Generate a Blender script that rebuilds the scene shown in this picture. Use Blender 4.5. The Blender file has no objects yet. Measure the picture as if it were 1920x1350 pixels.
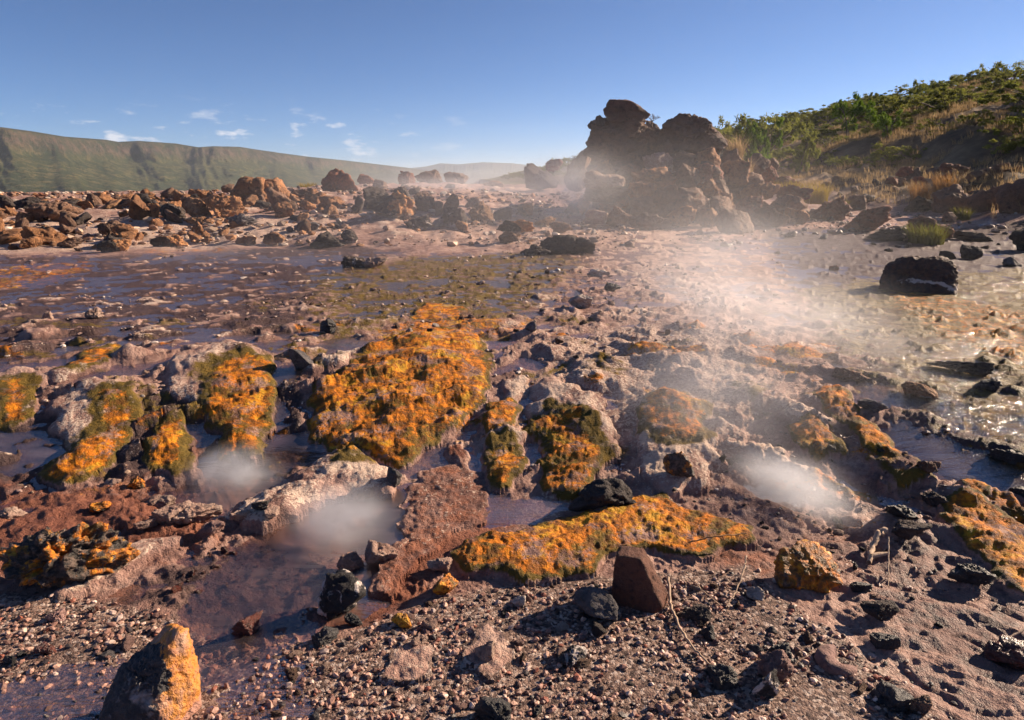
import bpy, bmesh, math, random
import numpy as np
from mathutils import Vector, Matrix, Euler

# ------------------------------------------------------------------ camera, sky, sun, exposure
sc = bpy.context.scene
col = sc.collection
R = math.radians
CAM_Z, PITCH, FPX = 1.45, R(15.2), 1251.0
SUN_AZ, SUN_EL = R(64), R(23)          # azimuth clockwise from the view axis

cam_d = bpy.data.cameras.new('camera')
cam_d.sensor_width = 36.0
cam_d.lens = 36.0 * FPX / 1920.0
cam_d.clip_start, cam_d.clip_end = 0.05, 40000
cam = bpy.data.objects.new('camera', cam_d)
col.objects.link(cam)
cam.location = (0, 0, CAM_Z)
cam.rotation_euler = (math.pi / 2 - PITCH, 0, 0)
sc.camera = cam

sun_d = bpy.data.lights.new('sun', 'SUN')
sun_d.energy, sun_d.angle, sun_d.color = 5.0, R(0.5), (1.0, 0.79, 0.59)
sun = bpy.data.objects.new('sun', sun_d)
col.objects.link(sun)
SUN_DIR = Vector((math.sin(SUN_AZ) * math.cos(SUN_EL), math.cos(SUN_AZ) * math.cos(SUN_EL), math.sin(SUN_EL)))
sun.rotation_euler = SUN_DIR.to_track_quat('Z', 'Y').to_euler()

world = bpy.data.worlds.new('World')
sc.world = world
world.use_nodes = True
wn, wl = world.node_tree.nodes, world.node_tree.links
wn.clear()
w_out = wn.new('ShaderNodeOutputWorld')
w_bg = wn.new('ShaderNodeBackground')
w_bg.inputs['Strength'].default_value = 0.050
w_sky = wn.new('ShaderNodeTexSky')
w_sky.sky_type = 'NISHITA'
w_sky.sun_disc = False
w_sky.sun_elevation = SUN_EL
w_sky.sun_rotation = SUN_AZ
w_sky.altitude = 2000
w_sky.air_density, w_sky.dust_density, w_sky.ozone_density = 0.74, 0.12, 7.0
# low wisps of cloud all round the horizon
w_tc = wn.new('ShaderNodeTexCoord')
w_sep = wn.new('ShaderNodeSeparateXYZ')
wl.new(w_tc.outputs['Generated'], w_sep.inputs[0])
w_map = wn.new('ShaderNodeMapping')
w_map.inputs['Scale'].default_value = (1.0, 1.0, 3.2)
w_map.inputs['Location'].default_value = (0.31, 0.0, 0.0)
wl.new(w_tc.outputs['Generated'], w_map.inputs[0])
w_no = wn.new('ShaderNodeTexNoise')
w_no.inputs['Scale'].default_value = 20.0
w_no.inputs['Detail'].default_value = 7.0
w_no.inputs['Roughness'].default_value = 0.58
wl.new(w_map.outputs[0], w_no.inputs['Vector'])
w_r1 = wn.new('ShaderNodeMapRange')
w_r1.inputs[1].default_value, w_r1.inputs[2].default_value = 0.57, 0.68
w_r1.inputs[3].default_value, w_r1.inputs[4].default_value = 0.0, 0.75
wl.new(w_no.outputs[0], w_r1.inputs[0])
w_r2 = wn.new('ShaderNodeValToRGB')
e = w_r2.color_ramp.elements
e[0].position, e[0].color = 0.0, (0, 0, 0, 1)
m = w_r2.color_ramp.elements.new(0.01); m.color = (1, 1, 1, 1)
e = w_r2.color_ramp.elements[-1]; e.position, e.color = 0.105, (0, 0, 0, 1)
m = w_r2.color_ramp.elements.new(0.06); m.color = (1, 1, 1, 1)
wl.new(w_sep.outputs[2], w_r2.inputs[0])
w_mu = wn.new('ShaderNodeMath'); w_mu.operation = 'MULTIPLY'
wl.new(w_r1.outputs[0], w_mu.inputs[0]); wl.new(w_r2.outputs[0], w_mu.inputs[1])
w_r3 = wn.new('ShaderNodeMapRange')
w_r3.inputs[1].default_value, w_r3.inputs[2].default_value = 0.0, -0.25
wl.new(w_sep.outputs[0], w_r3.inputs[0])
w_mu2 = wn.new('ShaderNodeMath'); w_mu2.operation = 'MULTIPLY'
wl.new(w_mu.outputs[0], w_mu2.inputs[0]); wl.new(w_r3.outputs[0], w_mu2.inputs[1])
w_mix = wn.new('ShaderNodeMixRGB')
w_mix.inputs[2].default_value = (8.5, 8.4, 8.8, 1)
wl.new(w_mu2.outputs[0], w_mix.inputs[0])
wl.new(w_sky.outputs[0], w_mix.inputs[1])
wl.new(w_mix.outputs[0], w_bg.inputs[0])
wl.new(w_bg.outputs[0], w_out.inputs[0])

sc.view_settings.view_transform = 'Standard'
sc.view_settings.look = 'None'
sc.view_settings.gamma = 1.0
sc.view_settings.exposure = 1.25
sc.view_settings.use_curve_mapping = False
sc.render.engine = 'CYCLES'
cy = sc.cycles
cy.use_denoising = True
cy.max_bounces, cy.diffuse_bounces, cy.glossy_bounces = 5, 3, 2
cy.transmission_bounces, cy.transparent_max_bounces, cy.volume_bounces = 2, 10, 1
cy.volume_max_steps = 96
cy.use_adaptive_sampling = True
cy.adaptive_threshold = 0.02
cy.caustics_reflective = cy.caustics_refractive = False

# ------------------------------------------------------------------ noise in numpy
def _h(ix, iy, iz, seed):
    h = (ix.astype(np.int64) * 374761393 + iy.astype(np.int64) * 668265263 + iz * 2147483647 + seed * 1274126177) & 0xffffffff
    h = ((h ^ (h >> 13)) * 1274126177) & 0xffffffff
    return (h ^ (h >> 16)) & 0xffffffff
_GA = np.arange(256) * (2 * np.pi / 256)
_GC, _GS = np.cos(_GA), np.sin(_GA)
def perlin2(x, y, seed=0):
    x0, y0 = np.floor(x), np.floor(y)
    fx, fy = x - x0, y - y0
    ix, iy = x0.astype(np.int64), y0.astype(np.int64)
    u, v = fx * fx * fx * (fx * (fx * 6 - 15) + 10), fy * fy * fy * (fy * (fy * 6 - 15) + 10)
    def g(dx, dy):
        k = _h(ix + dx, iy + dy, 0, seed) & 255
        return _GC[k] * (fx - dx) + _GS[k] * (fy - dy)
    a = g(0, 0); b = g(1, 0); c = g(0, 1); d = g(1, 1)
    return 1.45 * ((a + (b - a) * u) * (1 - v) + (c + (d - c) * u) * v)
def fbm2(x, y, seed=0, octv=4, gain=0.5):
    s, a = 0, 1.0
    for i in range(octv):
        s = s + a * perlin2(x, y, seed + i * 17)
        x, y, a = x * 2.03 + 3.1, y * 2.03 + 1.7, a * gain
    return s
_rg = np.random.RandomState(5).normal(size=(256, 3)); _rg /= np.linalg.norm(_rg, axis=1)[:, None]
def perlin3(p, seed=0):
    p0 = np.floor(p); f = p - p0; ip = p0.astype(np.int64)
    w = f * f * f * (f * (f * 6 - 15) + 10)
    def g(a, b, c):
        k = _h(ip[:, 0] + a, ip[:, 1] + b, ip[:, 2] + c, seed) & 255
        q = _rg[k]
        return q[:, 0] * (f[:, 0] - a) + q[:, 1] * (f[:, 1] - b) + q[:, 2] * (f[:, 2] - c)
    def lp(a, b, t): return a + (b - a) * t
    return 1.5 * lp(lp(lp(g(0,0,0), g(1,0,0), w[:,0]), lp(g(0,1,0), g(1,1,0), w[:,0]), w[:,1]),
              lp(lp(g(0,0,1), g(1,0,1), w[:,0]), lp(g(0,1,1), g(1,1,1), w[:,0]), w[:,1]), w[:,2])
def worley2(x, y, seed=0):
    x0, y0 = np.floor(x), np.floor(y)
    best = np.full(x.shape, 9.0)
    for dx in (-1, 0, 1):
        for dy in (-1, 0, 1):
            cx, cy_ = x0 + dx, y0 + dy
            k = _h(cx, cy_, 0, seed)
            px = cx + (k & 255) / 256.0; py = cy_ + ((k >> 8) & 255) / 256.0
            best = np.minimum(best, (x - px) ** 2 + (y - py) ** 2)
    return np.sqrt(best)
def sstep(a, b, x):
    t = np.clip((x - a) / (b - a), 0, 1)
    return t * t * (3 - 2 * t)

# ------------------------------------------------------------------ the lie of the land
def macro(X, Y):
    """smooth height of the ground (no detail): a lower basin in front, a sinter shelf behind it,
    a hillside to the right, a plain falling away to the left"""
    X = np.asarray(X, float); Y = np.asarray(Y, float)
    yc = 4.75 - 0.42 * np.maximum(0, X - 0.3) - 0.10 * np.maximum(0, -X - 1.0)
    z = -0.38 * (1 - sstep(yc - 1.15, yc + 1.25, Y))
    z = z + 0.012 * np.clip(Y - 7, 0, 12)
    xh0 = X + 0.048 * Y
    rise = 0.048 * np.clip(Y - 14, 0, 20) * (1 - 0.35 * sstep(-6, -14, X)) * (1 - sstep(8, 15, xh0))
    z = z + rise * (1 - sstep(30, 48, Y) * sstep(-5, -12, X)) * (1 - sstep(50, 120, Y))
    z = z + 0.30 * sstep(13, 19, Y) * sstep(0.5, -4, X) * (1 - sstep(26, 40, Y))
    r = np.sqrt(X * X + Y * Y)
    z = z - 62 * sstep(34, 700, r) * sstep(10, -14, X + 0.048 * Y)
    xh = X + 0.048 * Y
    fh = sstep(11, 16, Y) * (1 - sstep(900, 2400, Y))
    xn = xh + 1.3 * np.sin(Y * 0.11) + 0.6 * np.sin(Y * 0.37 + 1)
    hill = 1.1 * sstep(11.5, 19, xh) + 10.4 * sstep(15, 62, xh) + 0.05 * np.clip(xh - 55, 0, 300)
    hill = hill + 1.1 * sstep(23.0, 24.6, xn) * sstep(22, 27, Y) * (1 - sstep(46, 62, Y))
    return z + hill * fh

FW = np.array((0, math.cos(PITCH), -math.sin(PITCH)))
UP = np.array((0, math.sin(PITCH), math.cos(PITCH)))
CAMP = np.array((0, 0, CAM_Z))
def ray(px, py):
    return np.array((1.0, 0, 0)) * ((px - 960) / FPX) + UP * ((675 - py) / FPX) + FW
_T = np.concatenate([np.linspace(0.9, 12, 2400), np.geomspace(12.01, 400, 2400)])
def gp(px, py, lift=0.0):
    """ground point seen at a photograph position (used to survey where things stand)"""
    d = ray(px, py)
    P = CAMP + _T[:, None] * d
    hit = np.nonzero(P[:, 2] < macro(P[:, 0], P[:, 1]) + lift)[0]
    i = hit[0] if len(hit) else len(_T) - 1
    return P[i]
def at(px, py, Y):
    d = ray(px, py)
    return CAMP + d * (Y / d[1])
def gpoly(poly, lift=0.0):
    return np.array([gp(x, y, lift)[:2] for x, y in poly])
def sdf(poly, X, Y):
    """positive inside"""
    n = len(poly)
    d = np.full(X.shape, 1e9); ins = np.zeros(X.shape, bool)
    for i in range(n):
        ax, ay = poly[i]; bx, by = poly[(i + 1) % n]
        ex, ey = bx - ax, by - ay
        t = np.clip(((X - ax) * ex + (Y - ay) * ey) / (ex * ex + ey * ey + 1e-12), 0, 1)
        d = np.minimum(d, (X - ax - t * ex) ** 2 + (Y - ay - t * ey) ** 2)
        c = (ay > Y) != (by > Y)
        ins ^= c & (X < (bx - ax) * (Y - ay) / (by - ay + 1e-12) + ax)
    d = np.sqrt(d)
    return np.where(ins, d, -d)

# ------------------------------------------------------------------ object helpers
def tag(o, label=None, cat=None, group=None, kind=None):
    if label: o['label'] = label
    if cat: o['category'] = cat
    if group: o['group'] = group
    if kind: o['kind'] = kind
    return o
def link(name, me, mat=None, parent=None, loc=(0, 0, 0), rz=0.0):
    o = bpy.data.objects.new(name, me)
    col.objects.link(o)
    o.location = loc
    o.rotation_euler = (0, 0, rz)
    if mat is not None and me is not None and len(me.materials) == 0:
        me.materials.append(mat)
    if parent: o.parent = parent
    return o
def mesh_np(name, V, F, attrs=None, smooth=True):
    me = bpy.data.meshes.new(name)
    V = np.asarray(V, np.float32); F = np.asarray(F, np.int32)
    k = F.shape[1]
    me.vertices.add(len(V)); me.vertices.foreach_set('co', V.ravel())
    me.loops.add(F.size); me.loops.foreach_set('vertex_index', F.ravel())
    me.polygons.add(len(F))
    me.polygons.foreach_set('loop_start', np.arange(0, F.size, k, dtype=np.int32))
    if smooth:
        me.polygons.foreach_set('use_smooth', np.ones(len(F), bool))
    else:
        me.polygons.foreach_set('use_smooth', np.zeros(len(F), bool))
    for an, arr in (attrs or {}).items():
        at_ = me.attributes.new(an, 'FLOAT_COLOR', 'POINT')
        c = np.ones((len(V), 4), np.float32); c[:, :arr.shape[1]] = arr
        at_.data.foreach_set('color', c.ravel())
    me.update(calc_edges=True)
    return me

# ------------------------------------------------------------------ materials
class NT:
    def __init__(s, name):
        s.m = bpy.data.materials.new(name); s.m.use_nodes = True
        s.n, s.l = s.m.node_tree.nodes, s.m.node_tree.links
        s.n.clear(); s.out = s.n.new('ShaderNodeOutputMaterial')
    def add(s, t, **kw):
        x = s.n.new(t)
        for k, v in kw.items():
            if k in x.inputs: s.set(x.inputs[k], v)
            else: setattr(x, k, v)
        return x
    def set(s, sock, v):
        if isinstance(v, bpy.types.NodeSocket): s.l.new(v, sock)
        elif isinstance(v, bpy.types.Node): s.l.new(v.outputs[0], sock)
        else:
            if hasattr(sock.default_value, '__len__') and not hasattr(v, '__len__'): v = (v,) * len(sock.default_value)
            if hasattr(sock.default_value, '__len__') and len(sock.default_value) == 4 and len(v) == 3: v = (*v, 1)
            sock.default_value = v
    def noise(s, vec, scale, detail=4, rough=0.55, dist=0.0):
        x = s.add('ShaderNodeTexNoise', Scale=scale, Detail=detail, Roughness=rough, Distortion=dist)
        if vec is not None: s.set(x.inputs['Vector'], vec)
        return x.outputs[0]
    def math(s, op, a, b=None, c=None):
        x = s.add('ShaderNodeMath', operation=op)
        s.set(x.inputs[0], a)
        if b is not None: s.set(x.inputs[1], b)
        if c is not None: s.set(x.inputs[2], c)
        return x.outputs[0]
    def rng(s, v, a, b, c=0.0, d=1.0, smooth=False):
        x = s.add('ShaderNodeMapRange')
        if smooth: x.interpolation_type = 'SMOOTHSTEP'
        s.set(x.inputs[0], v)
        for i, q in enumerate((a, b, c, d)): s.set(x.inputs[i + 1], q)
        return x.outputs[0]
    def mix(s, f, a, b):
        x = s.add('ShaderNodeMixRGB')
        s.set(x.inputs[0], f); s.set(x.inputs[1], a); s.set(x.inputs[2], b)
        return x.outputs[0]
    def ramp(s, f, stops):
        x = s.add('ShaderNodeValToRGB')
        els = x.color_ramp.elements
        while len(els) < len(stops): els.new(0.5)
        for e_, (p, c) in zip(els, stops): e_.position, e_.color = p, (*c, 1)
        s.set(x.inputs[0], f)
        return x.outputs[0]
    def bump(s, h, strength, dist, prev=None):
        x = s.add('ShaderNodeBump', Strength=strength, Distance=dist)
        s.set(x.inputs['Height'], h)
        if prev is not None: s.set(x.inputs['Normal'], prev)
        return x.outputs[0]
    def vmul(s, v, k):
        x = s.add('ShaderNodeVectorMath', operation='MULTIPLY')
        s.set(x.inputs[0], v); s.set(x.inputs[1], k)
        return x.outputs[0]
    def principled(s, colr, rough=0.7, spec=0.4, nrm=None):
        b = s.add('ShaderNodeBsdfPrincipled')
        s.set(b.inputs['Base Color'], colr); s.set(b.inputs['Roughness'], rough)
        s.set(b.inputs['Specular IOR Level'], spec)
        if nrm is not None: s.set(b.inputs['Normal'], nrm)
        s.l.new(b.outputs[0], s.out.inputs[0])
        return b

def objvec(t):
    tc = t.add('ShaderNodeTexCoord'); oi = t.add('ShaderNodeObjectInfo')
    k = t.math('MULTIPLY', oi.outputs['Random'], 37.0)
    x = t.add('ShaderNodeVectorMath', operation='ADD')
    t.set(x.inputs[0], tc.outputs['Object']); t.set(x.inputs[1], k)
    return x.outputs[0], tc, oi

def rock_mat(name, c1, c2, c3, scale=3.0, crust=(0.5, 0.42, 0.36), crust_h=0.0, crust_n=0.0, spec=0.35, rough=0.8, strata=0.0):
    """c1 main, c2 secondary patches, c3 dark stains; mineral crust near the foot (crust_h) and in blotches (crust_n)"""
    t = NT(name)
    v, tc, oi = objvec(t)
    n1 = t.noise(v, scale, 5, 0.6, 0.4)
    n2 = t.noise(v, scale * 4.3, 5, 0.65)
    n3 = t.noise(v, scale * 21, 3, 0.7)
    c = t.mix(t.rng(n1, 0.40, 0.60), c1, c2)
    c = t.mix(t.rng(n2, 0.50, 0.70), c, c3)
    c = t.mix(t.rng(n3, 0.35, 0.75, 0.0, 0.55), c, t.mix(0.6, c, (0.03, 0.02, 0.018)))
    br = t.rng(oi.outputs['Random'], 0, 1, 0.75, 1.2)
    c = t.vmul(c, t.add('ShaderNodeCombineXYZ', X=br, Y=br, Z=br).outputs[0])
    if crust_h > 0:
        sp = t.add('ShaderNodeSeparateXYZ'); t.set(sp.inputs[0], tc.outputs['Generated'])
        k = t.math('ADD', sp.outputs[2], t.rng(n2, 0.3, 0.7, -0.16, 0.16))
        c = t.mix(t.rng(k, crust_h, crust_h * 0.6), c, crust)
    if crust_n > 0:
        n4 = t.noise(v, scale * 1.7, 6, 0.62, 0.6)
        c = t.mix(t.rng(n4, 0.72 - crust_n, 0.78 - crust_n), c, crust)
    h = t.math('ADD', t.math('MULTIPLY', n2, 0.7), t.math('MULTIPLY', n3, 0.4))
    nb = t.bump(h, 1.0, 0.11 / scale * 2)
    t.principled(c, rough, spec, nb)
    return t.m

M = {}
M['ochre'] = rock_mat('ochre_rock', (0.46, 0.215, 0.09), (0.30, 0.14, 0.065), (0.10, 0.06, 0.042), 2.2)
M['ochre_pale'] = rock_mat('pale_ochre_rock', (0.44, 0.24, 0.12), (0.30, 0.14, 0.065), (0.12, 0.07, 0.05), 3.0, (0.5, 0.4, 0.33), 0.22)
M['brown'] = rock_mat('brown_rock', (0.26, 0.145, 0.092), (0.18, 0.105, 0.07), (0.085, 0.06, 0.05), 1.6)
M['brown_dark'] = rock_mat('dark_brown_rock', (0.19, 0.108, 0.076), (0.13, 0.08, 0.06), (0.065, 0.047, 0.04), 1.8)
M['red'] = rock_mat('red_rock', (0.30, 0.105, 0.055), (0.21, 0.08, 0.045), (0.08, 0.042, 0.032), 2.4)
M['dark'] = rock_mat('dark_rock', (0.055, 0.045, 0.042), (0.085, 0.062, 0.052), (0.028, 0.024, 0.024), 3.0)
M['dark_crust'] = rock_mat('crusted_dark_rock', (0.06, 0.048, 0.045), (0.11, 0.075, 0.06), (0.03, 0.025, 0.025), 3.5, (0.55, 0.47, 0.42), 0.26, 0.12)
M['black'] = rock_mat('black_basalt', (0.022, 0.021, 0.023), (0.04, 0.036, 0.036), (0.012, 0.012, 0.013), 9.0, spec=0.5, rough=0.5)
M['grey'] = rock_mat('grey_stone', (0.17, 0.15, 0.15), (0.10, 0.09, 0.09), (0.05, 0.045, 0.045), 9.0)
M['pale'] = rock_mat('pale_sinter', (0.46, 0.33, 0.26), (0.36, 0.22, 0.17), (0.17, 0.10, 0.08), 7.0)
M['white'] = rock_mat('white_sinter', (0.60, 0.52, 0.46), (0.45, 0.36, 0.31), (0.2, 0.15, 0.12), 9.0)
M['pink'] = rock_mat('pink_sinter', (0.36, 0.22, 0.19), (0.28, 0.16, 0.135), (0.14, 0.08, 0.07), 8.0)
M['redwet'] = rock_mat('wet_red_stone', (0.17, 0.042, 0.025), (0.10, 0.028, 0.02), (0.04, 0.015, 0.012), 9.0, spec=0.6, rough=0.28)
M['blackwhite'] = rock_mat('black_stone_with_white_crust', (0.03, 0.028, 0.03), (0.05, 0.045, 0.045), (0.015, 0.015, 0.016), 8.0, (0.6, 0.52, 0.47), 0, 0.19)
M['whiteband'] = rock_mat('dark_rock_with_white_band', (0.06, 0.042, 0.034), (0.10, 0.058, 0.04), (0.03, 0.024, 0.022), 3.0, (0.52, 0.43, 0.36), 0.0, 0.0)

def two_tone():
    """charcoal left face, ochre and salmon crust on the right side"""
    t = NT('charcoal_and_ochre_stone')
    v, tc, oi = objvec(t)
    sp = t.add('ShaderNodeSeparateXYZ'); t.set(sp.inputs[0], tc.outputs['Generated'])
    n1 = t.noise(v, 9, 5, 0.6, 0.3); n2 = t.noise(v, 30, 5, 0.6); n3 = t.noise(v, 110, 3, 0.6)
    k = t.math('ADD', t.math('SUBTRACT', sp.outputs[0], t.math('MULTIPLY', sp.outputs[2], 0.05)), t.rng(n1, 0.3, 0.7, -0.15, 0.15))
    crust = t.ramp(n1, [(0.36, (0.34, 0.15, 0.10)), (0.46, (0.46, 0.17, 0.02)), (0.54, (0.50, 0.21, 0.04)), (0.60, (0.40, 0.20, 0.12)), (0.7, (0.46, 0.31, 0.2))])
    crust = t.mix(t.rng(n2, 0.5, 0.7), crust, (0.30, 0.13, 0.07))
    dark = t.mix(t.rng(n2, 0.42, 0.62), (0.022, 0.021, 0.024), (0.06, 0.052, 0.052))
    dark = t.mix(t.rng(n1, 0.62, 0.70), dark, (0.3, 0.26, 0.25))
    foot = t.rng(t.math('ADD', sp.outputs[2], t.rng(n1, 0.3, 0.7, -0.1, 0.1)), 0.14, 0.10)
    c = t.mix(t.rng(k, 0.60, 0.615), dark, crust)
    c = t.mix(foot, c, (0.34, 0.17, 0.12))
    nb = t.bump(t.math('ADD', n2, t.math('MULTIPLY', n3, 0.5)), 1.0, 0.018)
    t.principled(c, 0.62, 0.45, nb)
    return t.m
M['twotone'] = two_tone()

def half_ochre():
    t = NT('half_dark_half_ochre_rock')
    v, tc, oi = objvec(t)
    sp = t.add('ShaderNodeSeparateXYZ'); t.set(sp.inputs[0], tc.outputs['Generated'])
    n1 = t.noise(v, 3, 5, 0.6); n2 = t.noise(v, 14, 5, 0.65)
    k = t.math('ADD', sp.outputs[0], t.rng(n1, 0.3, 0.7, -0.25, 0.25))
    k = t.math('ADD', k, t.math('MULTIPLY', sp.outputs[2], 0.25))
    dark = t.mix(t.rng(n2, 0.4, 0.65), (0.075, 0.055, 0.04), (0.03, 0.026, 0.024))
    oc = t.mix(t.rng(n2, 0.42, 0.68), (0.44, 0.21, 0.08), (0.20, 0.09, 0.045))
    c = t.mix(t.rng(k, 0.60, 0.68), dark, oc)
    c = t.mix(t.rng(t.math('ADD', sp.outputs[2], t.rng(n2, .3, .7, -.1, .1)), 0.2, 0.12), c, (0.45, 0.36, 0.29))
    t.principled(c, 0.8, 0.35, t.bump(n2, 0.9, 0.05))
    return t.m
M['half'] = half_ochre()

def mat_nodes(t, v):
    """colours of the orange microbial mat at a position"""
    n1 = t.noise(v, 3.2, 5, 0.6, 0.5); n2 = t.noise(v, 16, 5, 0.62); n3 = t.noise(v, 70, 3, 0.6)
    k = t.math('ADD', t.math('MULTIPLY', n1, 0.75), t.math('MULTIPLY', n2, 0.25))
    c = t.ramp(k, [(0.36, (0.075, 0.065, 0.010)), (0.43, (0.21, 0.12, 0.012)), (0.475, (0.54, 0.155, 0.006)),
                   (0.53, (0.66, 0.215, 0.008)), (0.59, (0.60, 0.30, 0.018)), (0.66, (0.28, 0.20, 0.03))])
    c = t.mix(t.rng(n2, 0.55, 0.42, 0.0, 0.85), c, (0.15, 0.055, 0.010))
    c = t.mix(t.rng(n3, 0.62, 0.72, 0, 0.5), c, (0.75, 0.42, 0.06))
    return c, n1, n2, n3
def moss_mat(name, dark=(0.03, 0.024, 0.02), amount=0.5):
    """stone grown over with ochre mat"""
    t = NT(name)
    v, tc, oi = objvec(t)
    v = t.vmul(v, (2.2, 2.2, 2.2))
    c, n1, n2, n3 = mat_nodes(t, v)
    sp = t.add('ShaderNodeSeparateXYZ'); t.set(sp.inputs[0], tc.outputs['Generated'])
    k = t.math('ADD', t.noise(v, 6, 5, 0.6), t.math('MULTIPLY', t.math('SUBTRACT', sp.outputs[2], 0.5), 0.10))
    stone = t.mix(t.rng(n2, 0.45, 0.62), dark, (0.16, 0.11, 0.085))
    c = t.mix(t.rng(k, 0.60 - amount * 0.3, 0.66 - amount * 0.3), stone, c)
    t.principled(c, 0.55, 0.45, t.bump(t.math('ADD', n2, t.math('MULTIPLY', n3, 0.5)), 1.0, 0.02))
    return t.m
M['mossy'] = moss_mat('mat_covered_stone', amount=0.75)
M['mossy_dark'] = moss_mat('dark_stone_with_mat', amount=0.30)

def ground_mat():
    t = NT('sinter_ground')
    geo = t.add('ShaderNodeNewGeometry')
    v = geo.outputs['Position']
    def att(n):
        a = t.add('ShaderNodeAttribute', attribute_name=n)
        s = t.add('ShaderNodeSeparateColor'); t.set(s.inputs[0], a.outputs['Color'])
        return s.outputs[0], s.outputs[1], s.outputs[2]
    mat_, olive, white = att('m1')
    gravel, red, wet = att('m2')
    hill, plain, dark = att('m3')
    nA = t.noise(v, 1.6, 5, 0.6, 0.3); nB = t.noise(v, 9, 5, 0.65); nC = t.noise(v, 45, 4, 0.65); nD = t.noise(v, 170, 2, 0.6)
    # sinter: pinkish beige to mauve brown
    base = t.ramp(t.math('ADD', t.math('MULTIPLY', nA, 0.5), t.math('MULTIPLY', nB, 0.5)),
                  [(0.36, (0.135, 0.072, 0.06)), (0.45, (0.27, 0.155, 0.125)), (0.54, (0.42, 0.265, 0.21)), (0.64, (0.55, 0.39, 0.31))])
    base = t.mix(t.rng(nC, 0.48, 0.68, 0, 0.6), base, (0.16, 0.085, 0.065))
    def layer(c, fac, colr, n, w=0.22, soft=0.07):
        # a mask broken up at its edge by noise
        k = t.math('ADD', fac, t.rng(n, 0.3, 0.7, -w, w))
        return t.mix(t.rng(k, 0.5 - soft, 0.5 + soft), c, colr)
    c = layer(base, dark, t.mix(nB, (0.035, 0.021, 0.021), (0.11, 0.066, 0.06)), nB, 0.3, 0.15)
    c = layer(c, red, t.mix(t.rng(nB, 0.35, 0.65), (0.12, 0.038, 0.024), (0.27, 0.11, 0.065)), nB, 0.25, 0.15)
    gv = t.add('ShaderNodeTexVoronoi', Scale=70.0); t.set(gv.inputs['Vector'], v)
    gs = t.add('ShaderNodeSeparateColor'); t.set(gs.inputs[0], gv.outputs['Color'])
    gcol = t.ramp(gs.outputs[0], [(0.0, (0.06, 0.04, 0.035)), (0.35, (0.16, 0.10, 0.08)), (0.7, (0.30, 0.20, 0.155)), (1.0, (0.5, 0.4, 0.34))])
    c = layer(c, gravel, gcol, nB, 0.2, 0.1)
    c = layer(c, white, t.mix(nC, (0.46, 0.32, 0.24), (0.68, 0.54, 0.43)), nC, 0.33, 0.10)
    c = layer(c, olive, t.mix(t.rng(nB, 0.35, 0.65), (0.055, 0.043, 0.008), (0.17, 0.105, 0.016)), nB, 0.33, 0.15)
    mc, m1_, m2_, m3_ = mat_nodes(t, v)
    c = layer(c, mat_, mc, t.math('ADD', t.math('MULTIPLY', nB, 0.55), t.math('MULTIPLY', nC, 0.45)), 0.46, 0.14)
    # hillside: dry earth with straw; plain: scrub
    hcol = t.ramp(t.noise(v, 0.35, 6, 0.65), [(0.35, (0.055, 0.04, 0.025)), (0.5, (0.15, 0.10, 0.055)), (0.62, (0.24, 0.17, 0.095))])
    c = t.mix(hill, c, hcol)
    pcol = t.ramp(t.noise(v, 0.02, 7, 0.7), [(0.35, (0.05, 0.06, 0.02)), (0.5, (0.085, 0.085, 0.03)), (0.66, (0.15, 0.13, 0.06))])
    c = t.mix(plain, c, pcol)
    rough = t.math('SUBTRACT', 0.85, t.math('MULTIPLY', t.math('MULTIPLY', wet, t.rng(nB, 0.35, 0.6, 0.4, 1.0)), 0.36))
    h = t.math('ADD', t.math('MULTIPLY', nC, 0.6), t.math('MULTIPLY', nD, 0.25))
    nb = t.bump(h, 1.0, 0.034)
    nb = t.bump(gv.outputs['Distance'], t.math('MULTIPLY', gravel, 0.5), -0.01, nb)
    t.principled(c, rough, 0.22, nb)
    return t.m
M['ground'] = ground_mat()

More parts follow.
